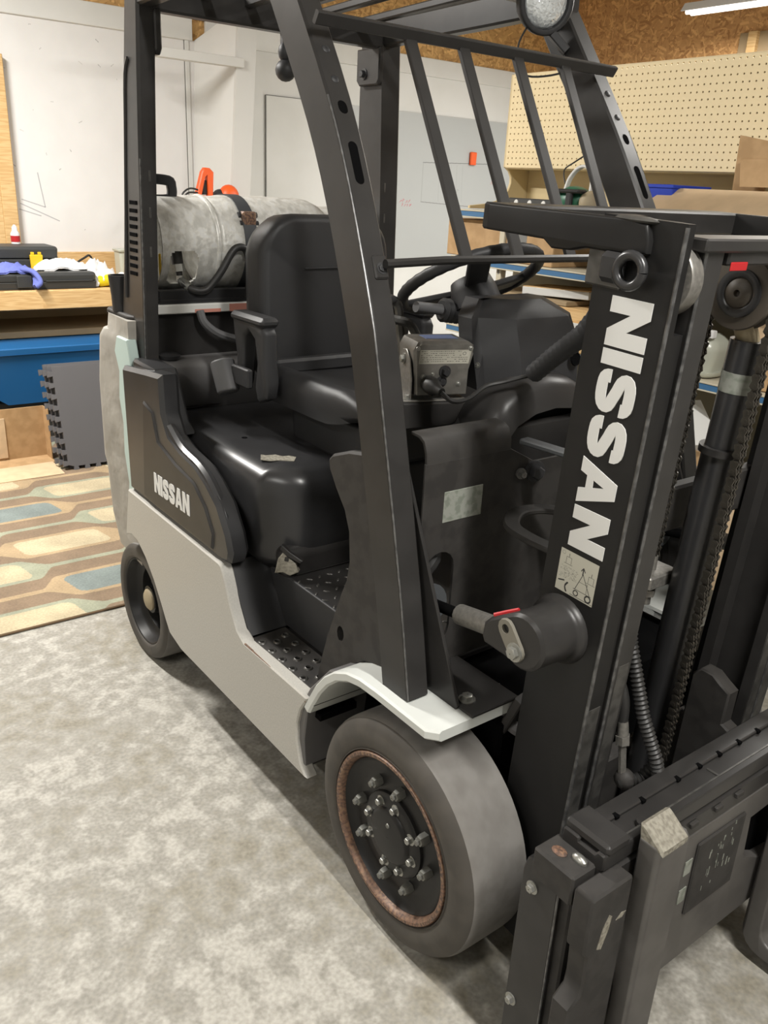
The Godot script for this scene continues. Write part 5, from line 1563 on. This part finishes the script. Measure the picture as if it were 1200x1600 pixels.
func bench_area() -> void:
	var b := thing("workbench", "long pine workbench along the white wall, with a thick front board", "workbench", V(-4.58, 0, 1.5))
	P(b, "worktop", MB.new().box(-0.32, 0.865, -2.80, 0.31, 0.90, 2.8, 0.003), "pine")
	P(b, "front_board", MB.new().box(0.31, 0.79, -2.80, 0.35, 0.90, 2.8, 0.004), "pine")
	P(b, "backsplash", MB.new().box(-0.325, 0.90, -2.72, -0.29, 1.065, 2.8, 0.003), "pine")
	P(b, "lower_shelf", MB.new().box(-0.32, 0.60, -2.72, 0.20, 0.64, 2.8, 0.003), "shade_ply")
	for z: float in [-2.65, -0.9, 2.6]:
		P(b, "leg", MB.new().box(0.20, 0, z, 0.29, 0.865, z + 0.09, 0.004), "shade_ply")
		P(b, "leg", MB.new().box(-0.30, 0, z, -0.21, 0.865, z + 0.09, 0.004), "shade_ply")
	# cases
	var t := thing("toolbox", "tall black tool case with a yellow latch, at the back of the bench", "tool case", V(-4.60, 0.90, 0.17))
	P(t, "lower_shell", MB.new().rbox(-0.13, 0.0, -0.40, 0.11, 0.16, 0.30, 0.03, 0.01, 0.01), "case_black")
	P(t, "lid", MB.new().rbox(-0.135, 0.163, -0.405, 0.115, 0.232, 0.305, 0.03, 0.02, 0.005), "case_black")
	var l := P(t, "latch", MB.new().rbox(0.112, 0.10, -0.30, 0.135, 0.185, -0.225, 0.006, 0.006), "latch_yellow")
	P(l, "latch_tooth", MB.new().box(0.115, 0.185, -0.293, 0.130, 0.20, -0.274, 0.002).box(0.115, 0.185, -0.251, 0.130, 0.20, -0.232, 0.002), "latch_yellow")
	var c := thing("drill_case", "flat black plastic case on the bench, under the blue glove and white rag", "tool case", V(-4.41, 0.90, -0.02))
	P(c, "lower_shell", MB.new().rbox(-0.12, 0.0, -0.37, 0.14, 0.045, 0.36, 0.02, 0.004, 0.008), "case_black")
	P(c, "lid", MB.new().rbox(-0.12, 0.048, -0.37, 0.14, 0.098, 0.36, 0.03, 0.02, 0.004), "case_black")
	P(c, "catch", MB.new().rbox(0.135, 0.015, 0.02, 0.155, 0.085, 0.11, 0.008, 0.006), "case_black")
	P(c, "rib", MB.new().box(0.138, 0.045, -0.34, 0.146, 0.053, -0.06, 0.002), "case_black")
	var heap := func(o: Node3D, called: String, m: String, sx: float, sy: float, sz: float, sd: int) -> void:
		var f := noise(sd, 3.2, 3)
		var rings := []
		for i in 15:
			var g := PackedVector3Array()
			var u := i / 14.0 * 2.0 - 1.0
			for k in 13:
				var w := k / 12.0 * 2.0 - 1.0
				var dome := maxf(0.0, 1.0 - u * u * 0.9 - w * w * 0.9)
				g.append(V(u * sx * (1.0 + 0.25 * f.get_noise_2d(w * 2.0, sd)), sy * (0.08 + pow(dome, 0.6) * (0.85 + 0.55 * f.get_noise_2d(u * 0.8 + 7.0, w * 0.8))), w * sz * (1.0 + 0.3 * f.get_noise_2d(u * 2.0, sd + 9.0))))
			rings.append(g)
		var mb := MB.new()
		mb.loft(rings, false, false)
		var low := []
		for r: PackedVector3Array in rings:
			var q := PackedVector3Array()
			for p in r:
				q.append(V(p.x, p.y - 0.008, p.z))
			low.append(q)
		mb.loft(low, false, false)
		P(o, called, mb, m, 0.3)
	var gl := thing("glove", "blue work glove lying over the flat black case", "glove", V(-4.36, 0.998, 0.10))
	heap.call(gl, "palm", "cloth_blue", 0.09, 0.05, 0.12, 5)
	for k in 4:
		P(gl, "finger", MB.new().tube(MB.smooth([V(-0.02 + k * 0.03, 0.02, -0.05), V(0.03 + k * 0.032, 0.012, -0.10), V(0.10 + k * 0.022, -0.03 - k * 0.004, -0.115 - k * 0.004), V(0.145 + k * 0.006, -0.07, -0.10)], 4), 0.015, 8), "cloth_blue", 0.3)
	var rg := thing("rag", "crumpled white rag bunched beside the yellow bottle on the bench", "rag", V(-4.42, 0.905, -0.44))
	heap.call(rg, "cloth", "cloth_white", 0.12, 0.145, 0.11, 12)
	var rg2 := thing("rag", "flat white rag spread over the far corner of the black case", "rag", V(-4.45, 1.0, -0.22))
	heap.call(rg2, "cloth", "cloth_white", 0.08, 0.065, 0.16, 23)
	var yb := thing("spray_bottle", "yellow bottle with white cap lying against the crumpled white rag", "bottle", V(-4.33, 0.90, -0.48))
	P(yb, "bottle", MB.new().turned(V(0, 0.035, 0.07), V(0.1, 0.12, -1)).lathe([Vector2(0.001, 0), Vector2(0.03, 0.0), Vector2(0.035, 0.01), Vector2(0.035, 0.09), Vector2(0.02, 0.115), Vector2(0.014, 0.13), Vector2(0.001, 0.13)], 20), "bottle_yellow", 0.5)
	P(yb, "cap", MB.new().ball(V(0.012, 0.06, -0.085), V(0.03, 0.03, 0.03), 14, 8), "cloth_white", 0.4)
	var gb := thing("small_bottle", "small white bottle with a red label in front of the pine post", "bottle", V(-4.66, 1.135, -0.03))
	P(gb, "bottle", MB.new().lathe([Vector2(0.001, 0), Vector2(0.026, 0), Vector2(0.027, 0.06), Vector2(0.018, 0.075), Vector2(0.016, 0.08), Vector2(0.016, 0.098), Vector2(0.011, 0.102), Vector2(0.006, 0.112), Vector2(0.001, 0.113)], 18), "cloth_white", 0.5)
	P(gb, "label", MB.new().lathe([Vector2(0.0265, 0.012), Vector2(0.0278, 0.012), Vector2(0.0278, 0.048), Vector2(0.0265, 0.048)], 18), "red_paint")
	var cord := thing("extension_lead", "black cord looping up from the bench beside the white rag", "cord", V(-4.78, 0.90, -0.5))
	P(cord, "cord", MB.new().tube(MB.smooth([V(0, 0.01, 0.12), V(0.02, 0.09, 0.09), V(0.03, 0.14, 0.02), V(0.02, 0.15, -0.02), V(0.03, 0.08, -0.05), V(0.08, 0.01, -0.08)], 5), 0.007, 7), "rubber_hose")
	var tray := thing("clear_tray", "clear grey plastic tray standing on edge at the back of the bench", "tray", V(-4.74, 0.90, -0.78))
	P(tray, "tray", MB.new().rbox(-0.02, 0.0, -0.12, 0.10, 0.19, 0.10, 0.02, 0.01), "bag_film")
	P(tray, "lip", MB.new().rbox(-0.03, 0.185, -0.13, 0.11, 0.20, 0.11, 0.02, 0.005), "bag_film")
	# orange trimmer behind the gas cylinder
	var o := thing("power_tool", "orange power tool with a loop handle on the bench behind the gas cylinder", "power tool", V(-4.36, 0.90, -1.175))
	var hd := MB.new()
	hd.xf = Transform3D(Basis(V(0, 0, -1), V(0, 1, 0), V(1, 0, 0)), V(0.0, 0.545, 0))
	hd.prism(v2([-0.075, 0.0, -0.025, 0.165, -0.005, 0.192, 0.03, 0.19, 0.058, 0.165, 0.050, 0.0]), -0.02, 0.025, 0.006, [v2([-0.035, 0.02, -0.005, 0.135, 0.012, 0.15, 0.018, 0.02])])
	P(o, "loop_handle", hd, "orange_glow")
	P(o, "trigger", MB.new().box(-0.03, 0.57, -0.012, 0.012, 0.66, 0.02, 0.004), "moulded")
	P(o, "motor_housing", MB.new().rbox(-0.06, 0.0, -0.22, 0.06, 0.61, -0.058, 0.05, 0.06).rbox(-0.05, 0.0, -0.07, 0.05, 0.545, 0.08, 0.03, 0.02), "moulded")
	P(o, "motor_cap", MB.new().ball(V(0.02, 0.565, -0.165), V(0.065, 0.075, 0.07), 16, 10), "orange_glow")
	P(o, "cord", MB.new().tube(MB.smooth([V(0.02, 0.60, 0.06), V(0.03, 0.605, 0.12), V(0.03, 0.57, 0.17), V(0.03, 0.50, 0.18)], 5).slice(0), 0.006, 7).tube(MB.smooth([V(0.02, 0.58, 0.06), V(0.04, 0.58, 0.13), V(0.04, 0.55, 0.17)], 5), 0.006, 7), "rubber_hose")
	# below the bench
	var bin := thing("storage_bin", "blue plastic tub stored under the bench", "storage bin", V(-4.30, 0, 0.05))
	P(bin, "tub", MB.new().loft([PackedVector3Array([V(-0.18, 0.25, -0.45), V(0.16, 0.25, -0.45), V(0.16, 0.25, 0.19), V(-0.18, 0.25, 0.19)]), PackedVector3Array([V(-0.20, 0.56, -0.52), V(0.20, 0.56, -0.52), V(0.20, 0.56, 0.62), V(-0.20, 0.56, 0.62)])]), "bin_blue", 0.9)
	P(bin, "rim", MB.new().rbox(-0.22, 0.555, -0.54, 0.22, 0.595, 0.66, 0.03, 0.008), "bin_blue")
	P(bin, "crate_under", MB.new().box(-0.18, 0.0, -0.40, 0.10, 0.25, 0.5, 0.005), "case_black")
	# foam puzzle mats leaning together under the bench edge
	for k in 3:
		var tab := []
		var w := 0.62
		var h := 0.56
		var pitch := 0.062
		tab.append(Vector2(-w, h))
		tab.append(Vector2(-w, 0))
		var side := func(a: Vector2, b: Vector2, sgn: float) -> void:
			var n := int(a.distance_to(b) / pitch)
			var d := (b - a).normalized()
			var q := Vector2(d.y, -d.x) * sgn
			for i in n:
				var p := a + d * pitch * i
				tab.append_array([p + d * 0.010, p + d * 0.006 + q * 0.026, p + d * 0.038 + q * 0.026, p + d * 0.034])
		side.call(Vector2(-w, 0.0), Vector2(0, 0.0), 1.0)
		side.call(Vector2(0, 0.0), Vector2(0, h), 1.0)
		tab.append(Vector2(0, h))
		var mt := thing("foam_mat", ["front dark grey interlocking foam tile leaning by the carpet", "middle dark grey foam tile of the leaning stack, its notched edge just showing", "rearmost dark grey foam tile of the leaning stack by the blue tub"][k], "foam mat", V(-3.50 - k * 0.035, 0.027, 0.11 + k * 0.012), 0.0, "foam tiles leaning under the bench")
		var lean := MB.new()
		lean.xf = Transform3D(Basis(V(0, 0, 1), V(-0.30, 0.954, 0).normalized(), V(-0.954, -0.30, 0).normalized()), Vector3.ZERO)
		lean.prism(tab, -0.012, 0.012, 0.001)
		P(mt, "tile", lean, "foam_grey", 0.9)
	# cardboard
	var cb := thing("cardboard_box", "open brown cardboard carton under the bench with its flap on the carpet", "cardboard box", V(-3.72, 0.012, 0.55))
	P(cb, "back_panel", MB.new().box(-0.10, 0.0, -0.42, -0.094, 0.30, 0.75, 0.001), "cardboard")
	P(cb, "side_panel", MB.new().box(-0.095, 0.0, -0.42, 0.0, 0.30, -0.414, 0.001), "cardboard")
	P(cb, "floor_panel", MB.new().box(-0.095, 0.0, -0.42, 0.06, 0.006, 0.75, 0.001), "cardboard")
	var fl := MB.new()
	fl.prism(v2([0.06, 0.004, 0.06, 0.010, 0.28, 0.004, 0.28, -0.001]), -0.40, 0.75, 0.0)
	P(cb, "flap", fl, "cardboard_pale")
	P(cb, "inner_panel", MB.new().box(-0.092, 0.02, -0.20, -0.086, 0.25, 0.7, 0.001), "cardboard_pale")
	var rug := thing("carpet_runner", "brown patterned carpet with cream and blue pill shapes on the concrete", "carpet", V(-3.0, 0, 0.3))
	P(rug, "pile", MB.new().box(-1.2, 0.001, -2.5, 1.2, 0.011, 2.5, 0.003), mat("carpet_back", Color(0.44, 0.36, 0.27), 0.95))
	var pm := MeshInstance3D.new()
	pm.name = "pattern"
	rug.add_child(pm)
	var am := flat_quad(V(1.197, 0.0114, 2.497), V(1.197, 0.0114, -2.497), V(-1.197, 0.0114, -2.497), V(-1.197, 0.0114, 2.497))
	var cm := mat("carpet_pile", Color.WHITE, 0.95)
	cm.albedo_texture = ImageTexture.create_from_image(carpet_image())
	am.surface_set_material(0, cm)
	pm.mesh = am

func hutch_area() -> void:
	var h := thing("pegboard_hutch", "cream pegboard hutch with a scalloped side standing on the blue-edged shelves", "hutch", V(-1.9, 1.505, -1.5))
	var pb := MB.new()
	var pitch := 0.0254
	var nx := 62
	var ny := 15
	for i in nx:
		for k in ny:
			var x := 0.004 + i * pitch
			var y := 0.183 + k * 0.0252
			var c := V(x + pitch * 0.5, y + 0.0126, 0.004)
			var oct := []
			for a in 8:
				oct.append(c + V(cos(TAU * a / 8.0) * 0.0036, sin(TAU * a / 8.0) * 0.0036, 0))
			var sq := [V(x + pitch, y + 0.0126, 0.004), V(x + pitch, y + 0.0252, 0.004), V(x + pitch * 0.5, y + 0.0252, 0.004), V(x, y + 0.0252, 0.004), V(x, y + 0.0126, 0.004), V(x, y, 0.004), V(x + pitch * 0.5, y, 0.004), V(x + pitch, y, 0.004)]
			for a in 8:
				var b := (a + 1) % 8
				pb.quad(oct[a], sq[a], sq[b], oct[b])
				pb.quad(oct[b], oct[b] - V(0, 0, 0.006), oct[a] - V(0, 0, 0.006), oct[a])
	pb.box(0.0, 0.181, -0.003, nx * pitch + 0.006, 0.1832, 0.004, 0.0).box(0.0, 0.5605, -0.003, nx * pitch + 0.006, 0.563, 0.004, 0.0).box(0.0, 0.181, -0.003, 0.0041, 0.563, 0.004, 0.0)
	P(h, "pegboard", pb, "pegboard", 0.9)
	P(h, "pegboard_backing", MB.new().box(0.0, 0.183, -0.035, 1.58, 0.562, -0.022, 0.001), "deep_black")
	P(h, "back_panel", MB.new().box(0.0, 0.0, -0.165, 1.58, 0.563, -0.155, 0.002), "hutch_cream")
	P(h, "top_panel", MB.new().box(0.0, 0.556, -0.16, 1.58, 0.563, -0.03, 0.001), "hutch_cream")
	P(h, "bottom_rail", MB.new().box(0.0, 0.176, -0.15, 1.58, 0.183, -0.003, 0.001), "hutch_cream")
	for x: float in [-0.014, 1.58]:
		var sp := MB.new()
		sp.xf = Transform3D(Basis(V(0, 0, 1), V(0, 1, 0), V(-1, 0, 0)), V(x + 0.014, 0, 0))
		sp.prism(v2([-0.17, 0.0, -0.17, 0.563, 0.0, 0.563, 0.0, 0.183, -0.03, 0.165, -0.045, 0.14, -0.046, 0.115, -0.035, 0.085, -0.01, 0.058, 0.035, 0.035, 0.10, 0.022, 0.20, 0.012, 0.20, 0.0]), 0.0, 0.014, 0.002)
		P(h, "side_panel", sp, "hutch_cream")
	# blue-edged steel shelving
	var s := thing("shelving", "cream steel shelving with blue front edges, beyond the forklift cab", "shelving", V(-1.83, 0, -1.42))
	for y: float in [1.478, 1.283, 0.985, 0.62, 0.25]:
		var sh := P(s, "shelf", MB.new().box(0.0, y + 0.006, -0.29, 1.75, y + 0.025, 0.268, 0.002), "shelf_cream")
		P(sh, "edge_strip", MB.new().box(0.0, y - 0.001, 0.268, 1.75, y + 0.020, 0.272, 0.001), "shelf_blue")
		P(sh, "lip", MB.new().box(0.0, y + 0.020, 0.266, 1.75, y + 0.026, 0.275, 0.001).box(0.0, y - 0.006, 0.266, 1.75, y - 0.001, 0.275, 0.001), "shelf_cream")
	for x: float in [0.27, 1.70]:
		for z: float in [0.22, -0.28]:
			var up := P(s, "upright", MB.new().box(x, 0.0, z, x + 0.03, 1.475, z + 0.03, 0.002), "shelf_cream")
			if z > 0.0:
				for k in 8:
					P(up, "punched_slot", MB.new().box(x + 0.010, 0.66 + k * 0.085, z + 0.0285, x + 0.018, 0.69 + k * 0.085, z + 0.0306, 0.0), "seam_dark")
	P(s, "back_sheet", MB.new().box(-0.03, 0.0, -0.16, 1.75, 1.475, -0.155, 0.001), mat("shelf_back", Color(0.45, 0.43, 0.36), 0.7))
	# things on the shelves
	var bx := thing("cardboard_box", "brown carton with a black square print on the shelf behind the steering wheel", "cardboard box", V(-1.88, 1.309, -1.32))
	P(bx, "carton", MB.new().box(-0.02, 0.0, -0.12, 0.62, 0.155, 0.14, 0.003), "cardboard")
	P(bx, "print", MB.new().box(0.36, 0.062, 0.1395, 0.47, 0.15, 0.1405, 0.0), "seam_dark")
	var gm := thing("headset", "green rounded headset with a white headband on the top shelf", "headset", V(-1.27, 1.504, -1.30))
	P(gm, "shell", MB.new().ball(V(-0.02, 0.055, 0.0), V(0.085, 0.058, 0.07), 18, 10), "green_shell", 0.4)
	P(gm, "visor_rim", MB.new().box(-0.10, 0.085, 0.03, 0.07, 0.10, 0.085, 0.006).box(0.0, 0.0, 0.06, 0.03, 0.09, 0.08, 0.005), "moulded")
	P(gm, "ear_cup", MB.new().turned(V(0.075, 0.05, 0.02), V(1, 0.2, 0.4)).lathe([Vector2(0.001, 0), Vector2(0.045, 0), Vector2(0.045, 0.02), Vector2(0.03, 0.035), Vector2(0.001, 0.037)], 20), "cream_cap", 0.5)
	P(gm, "headband", MB.new().sweep(MB.smooth([V(-0.045, 0.09, 0.03), V(-0.045, 0.14, 0.01), V(-0.015, 0.178, 0.0), V(0.03, 0.182, 0.0), V(0.06, 0.14, 0.0), V(0.065, 0.06, 0.01)], 4), MB.rect(0.012, 0.022, 0.003), V(0, 0, 1)), "nearly_white", 0.4)
	P(gm, "lanyard", MB.new().tube(MB.smooth([V(-0.06, 0.12, 0.02), V(-0.09, 0.17, 0.0), V(-0.07, 0.20, -0.03), V(-0.03, 0.23, -0.05)], 4), 0.003, 6), "rubber_hose")
	var pw := thing("power_strip", "black strip with round white sockets lying on the top shelf by the side panel", "power strip", V(-1.72, 1.504, -1.36))
	P(pw, "strip", MB.new().box(0.0, 0.0, -0.02, 0.26, 0.056, 0.0, 0.004), "case_black")
	for k in 3:
		P(pw, "socket", MB.new().turned(V(0.05 + k * 0.08, 0.038, 0.0), V(0, 0, 1)).lathe([Vector2(0.001, 0.0), Vector2(0.012, 0.0), Vector2(0.010, 0.003), Vector2(0.001, 0.003)], 12), "paper_white")
	var bb := thing("blue_box", "bright blue carton with white letters on the top shelf beside the open box", "carton", V(-0.97, 1.504, -1.30))
	P(bb, "carton", MB.new().box(0.0, 0.0, -0.12, 0.20, 0.118, 0.10, 0.003), "box_blue")
	P(bb, "lid", MB.new().box(-0.004, 0.116, -0.124, 0.204, 0.128, 0.104, 0.002), "box_blue")
	var tx := TextMesh.new()
	tx.text = "st"
	tx.font = SystemFont.new()
	tx.font.font_names = PackedStringArray(["Droid Sans"])
	tx.font.font_weight = 700
	tx.font_size = 32
	tx.pixel_size = 0.0023
	tx.depth = 0.002
	var tm := MeshInstance3D.new()
	tm.name = "lettering"
	tm.mesh = tx
	tm.position = V(0.105, 0.048, 0.101)
	tx.material = M["letter_white"]
	bb.add_child(tm)
	var ob := thing("cardboard_box", "large open cardboard box with raised flaps on the top shelf, under the pegboard", "cardboard box", V(-0.72, 1.504, -1.22))
	var ff := MB.new()
	ff.loft([PackedVector3Array([V(-0.13, 0.043, 0.10), V(1.10, 0.045, 0.12), V(1.10, 0.039, 0.122), V(-0.13, 0.037, 0.102)]), PackedVector3Array([V(-0.10, 0.118, -0.02), V(1.10, 0.118, 0.0), V(1.10, 0.112, 0.003), V(-0.10, 0.112, -0.017)])])
	P(ob, "front_panel", ff, "cardboard_pale", 0.9)
	P(ob, "box_body", MB.new().box(-0.02, 0.0, -0.20, 1.1, 0.10, -0.02, 0.003), "cardboard")
	var rf := MB.new()
	rf.prism(v2([0.12, 0.09, 0.112, 0.288, 0.225, 0.268, 0.235, 0.10]), -0.075, -0.070, 0.001)
	P(ob, "standing_flap", rf, "cardboard")
	var rf2 := MB.new()
	rf2.loft([PackedVector3Array([V(0.17, 0.135, -0.03), V(0.60, 0.135, -0.03), V(0.60, 0.130, -0.028), V(0.17, 0.130, -0.028)]), PackedVector3Array([V(0.145, 0.215, -0.05), V(0.60, 0.225, -0.05), V(0.60, 0.222, -0.045), V(0.145, 0.212, -0.045)])])
	P(ob, "torn_flap", rf2, "cardboard", 0.9)
	# offcuts on the second shelf down
	var n := 0
	for q: Array in [[-1.62, 1.010, -1.30, 0.32, 0.05, 0.14, 0.0, "pine"], [-1.61, 1.061, -1.32, 0.34, 0.05, 0.12, 0.0, "shade_ply"], [-1.60, 1.112, -1.30, 0.33, 0.05, 0.12, 0.0, "pine"], [-1.27, 1.010, -1.30, 0.34, 0.06, 0.16, 0.0, "pine"], [-1.24, 1.071, -1.30, 0.30, 0.045, 0.13, 0.0, "nearly_white"], [-1.62, 1.170, -1.34, 0.46, 0.018, 0.16, 0.0, "shade_ply"], [-1.42, 1.190, -1.27, 0.32, 0.030, 0.09, 0.14, "nearly_white"], [-1.20, 1.118, -1.30, 0.32, 0.05, 0.12, 0.0, "pine"]]:
		var lab: String = ["lowest pine offcut at the wall end of the pile below the steering wheel", "plywood offcut second from the bottom at the wall end of the pile", "pine block third from the bottom under the thin plywood sheet", "lowest pine block at the mast end of the wood pile", "white-faced block low in the pile beside the mast", "thin plywood sheet lying across the top of the pile", "tilted white-edged plank on top of the plywood sheet", "pine block on the white-faced block beside the mast"][n]
		var w := thing("wood_offcut", lab, "offcut", V(q[0], q[1], q[2]), 0.0, "wood offcuts on the shelf")
		var mb := MB.new()
		mb.xf = Transform3D(Basis(V(0, 0, 1), q[6] * 0.25) * Basis(V(0, 1, 0), q[6]), Vector3.ZERO)
		mb.box(0, 0, -q[5], q[3], q[4], q[5], 0.002)
		P(w, "board", mb, q[7])
		if q[7] == "nearly_white":
			var mb2 := MB.new()
			mb2.xf = mb.xf
			mb2.box(0.002, q[4], -q[5] + 0.002, q[3] - 0.002, q[4] + 0.003, q[5] - 0.002, 0.0005)
			P(w, "top_face", mb2, "pine")
		n += 1
	# seen through the mast
	var bag := thing("parts_bag", "clear plastic bag of small parts on the shelf behind the lift cylinder", "bag", V(-0.55, 1.013, -1.22))
	P(bag, "film", MB.new().rbox(-0.14, 0.0, -0.10, 0.06, 0.15, 0.05, 0.05, 0.06, 0.02), "bag_film", 0.4)
	P(bag, "teal_tag", MB.new().box(-0.03, 0.115, 0.049, 0.015, 0.135, 0.053, 0.001), mat("teal_tag", Color(0.12, 0.55, 0.62), 0.5))
	P(bag, "header_strip", MB.new().box(-0.09, 0.138, 0.02, 0.05, 0.165, 0.045, 0.003), "cloth_white")
	var ob2 := thing("cardboard_box", "tan carton standing on the shelf between the lift chain and the far rail", "cardboard box", V(-0.36, 1.013, -1.22))
	P(ob2, "carton", MB.new().box(-0.02, 0.0, -0.10, 0.22, 0.155, 0.03, 0.003), "cardboard")
	P(ob2, "flap", MB.new().box(-0.02, 0.155, 0.0, 0.22, 0.23, 0.006, 0.001), "cardboard_pale")
	var pr := thing("paper_stack", "sheaf of white papers spilling off the lower shelf behind the mast", "papers", V(-0.60, 0.648, -1.22))
	P(pr, "sheaf", MB.new().bar(V(0.0, 0.24, 0.0), V(0.14, 0.12, 0.05), 0.12, 0.08), "paper_white")
	P(pr, "lower_sheaf", MB.new().box(-0.02, 0.0, -0.12, 0.16, 0.14, 0.03, 0.004), "paper_white")
	var pc := thing("printed_box", "open tan carton printed with fine lines, low behind the lift cylinder", "cardboard box", V(-0.55, 0.275, -1.14))
	var fr := P(pc, "front_panel", MB.new().box(0.0, 0.28, 0.0, 0.16, 0.50, 0.006, 0.001), "cardboard")
	for k in 7:
		P(fr, "print_line", MB.new().box(0.02, 0.31 + k * 0.022, 0.006, 0.13, 0.316 + k * 0.022, 0.0068, 0.0), "seam_dark")
	P(pc, "carton", MB.new().box(-0.05, 0.0, -0.20, 0.30, 0.40, 0.0, 0.003), "cardboard_pale")

func lamps() -> void:
	var tube_glow := StandardMaterial3D.new()
	tube_glow.albedo_color = Color(0.95, 0.95, 0.95)
	tube_glow.emission_enabled = true
	tube_glow.emission = Color(1.0, 0.975, 0.93)
	tube_glow.emission_energy_multiplier = 2.6
	var spots := [[V(-2.30, 2.75, -4.06), "fluorescent shop light hung by the brown board wall", 2.0], [V(-3.0, 3.05, 1.2), "fluorescent shop light above the workbench end of the room", 3.6], [V(1.7, 3.05, 0.6), "fluorescent shop light above the forks", 2.2], [V(-0.6, 3.05, -2.6), "fluorescent shop light above the shelving", 1.6], [V(0.6, 3.05, 3.2), "fluorescent shop light over the open floor", 0.9]]
	for i in spots.size():
		var q: Array = spots[i]
		var l := thing("shop_light", q[1], "light fixture", q[0], 0.0, "")
		P(l, "reflector", MB.new().prism(v2([-0.07, 0.02, -0.035, 0.07, 0.035, 0.07, 0.07, 0.02, 0.065, 0.018, 0.032, 0.06, -0.032, 0.06, -0.065, 0.018]), -0.62, 0.62, 0.001), "lamp_body")
		for x: float in [-0.028, 0.028]:
			P(l, "tube", MB.new().tube([V(x, 0.018, -0.60), V(x, 0.018, 0.60)], 0.016, 12), tube_glow)
		P(l, "hanger", MB.new().tube([V(0, 0.07, -0.5), V(0, 4.2 - q[0].y, -0.5)], 0.004, 6).tube([V(0, 0.07, 0.5), V(0, 4.2 - q[0].y, 0.5)], 0.004, 6), "bolt_grey")
		l.rotation.y = PI * 0.5
		var a := AreaLight3D.new()
		a.name = "tube_light"
		a.area_size = Vector2(1.2, 0.12)
		a.light_color = Color(1.0, 0.988, 0.965)
		a.light_energy = LIGHT * q[2]
		a.area_range = 14.0
		a.shadow_enabled = true
		a.position = q[0] + V(0, -0.004, 0)
		a.rotation = V(-PI * 0.5, 0, 0)
		add_child(a, true)

const LIGHT := 5.5

func _ready() -> void:
	var cam := Camera3D.new()
	cam.name = "camera"
	cam.fov = 62.51
	cam.near = 0.02
	cam.transform = Transform3D(Basis(V(0.5985722, 0.04784535, -0.79963876), V(-0.3153929, 0.93166712, -0.18034329), V(0.73636855, 0.36014887, 0.57276012)), V(1.1195, 1.5807, 1.4509))
	add_child(cam)
	cam.current = true
	var env := Environment.new()
	env.background_mode = Environment.BG_COLOR
	env.background_color = Color(0.55, 0.56, 0.58)
	env.tonemap_mode = Environment.TONE_MAPPER_LINEAR
	env.tonemap_exposure = 1.0
	env.sdfgi_enabled = true
	env.ssao_enabled = true
	env.ssil_enabled = true
	var we := WorldEnvironment.new()
	we.name = "environment"
	we.environment = env
	add_child(we)
	surfaces()
	soften()
	lamps()
	room()
	var f := thing("forklift", "black and silver forklift truck with open cab, solid tyres and lowered forks", "forklift")
	body(f)
	for s: float in [1.0, -1.0]:
		side_panels(f, s)
		step_well(f, s)
		front_wheel(f, s)
		rear_wheel(f, s)
	cage(f)
	front_plate(f)
	seat(f)
	cockpit(f)
	scale_box(f)
	mast(f)
	carriage(f)
	gas_tank()
	bench_area()
	wall_boards()
	hutch_area()
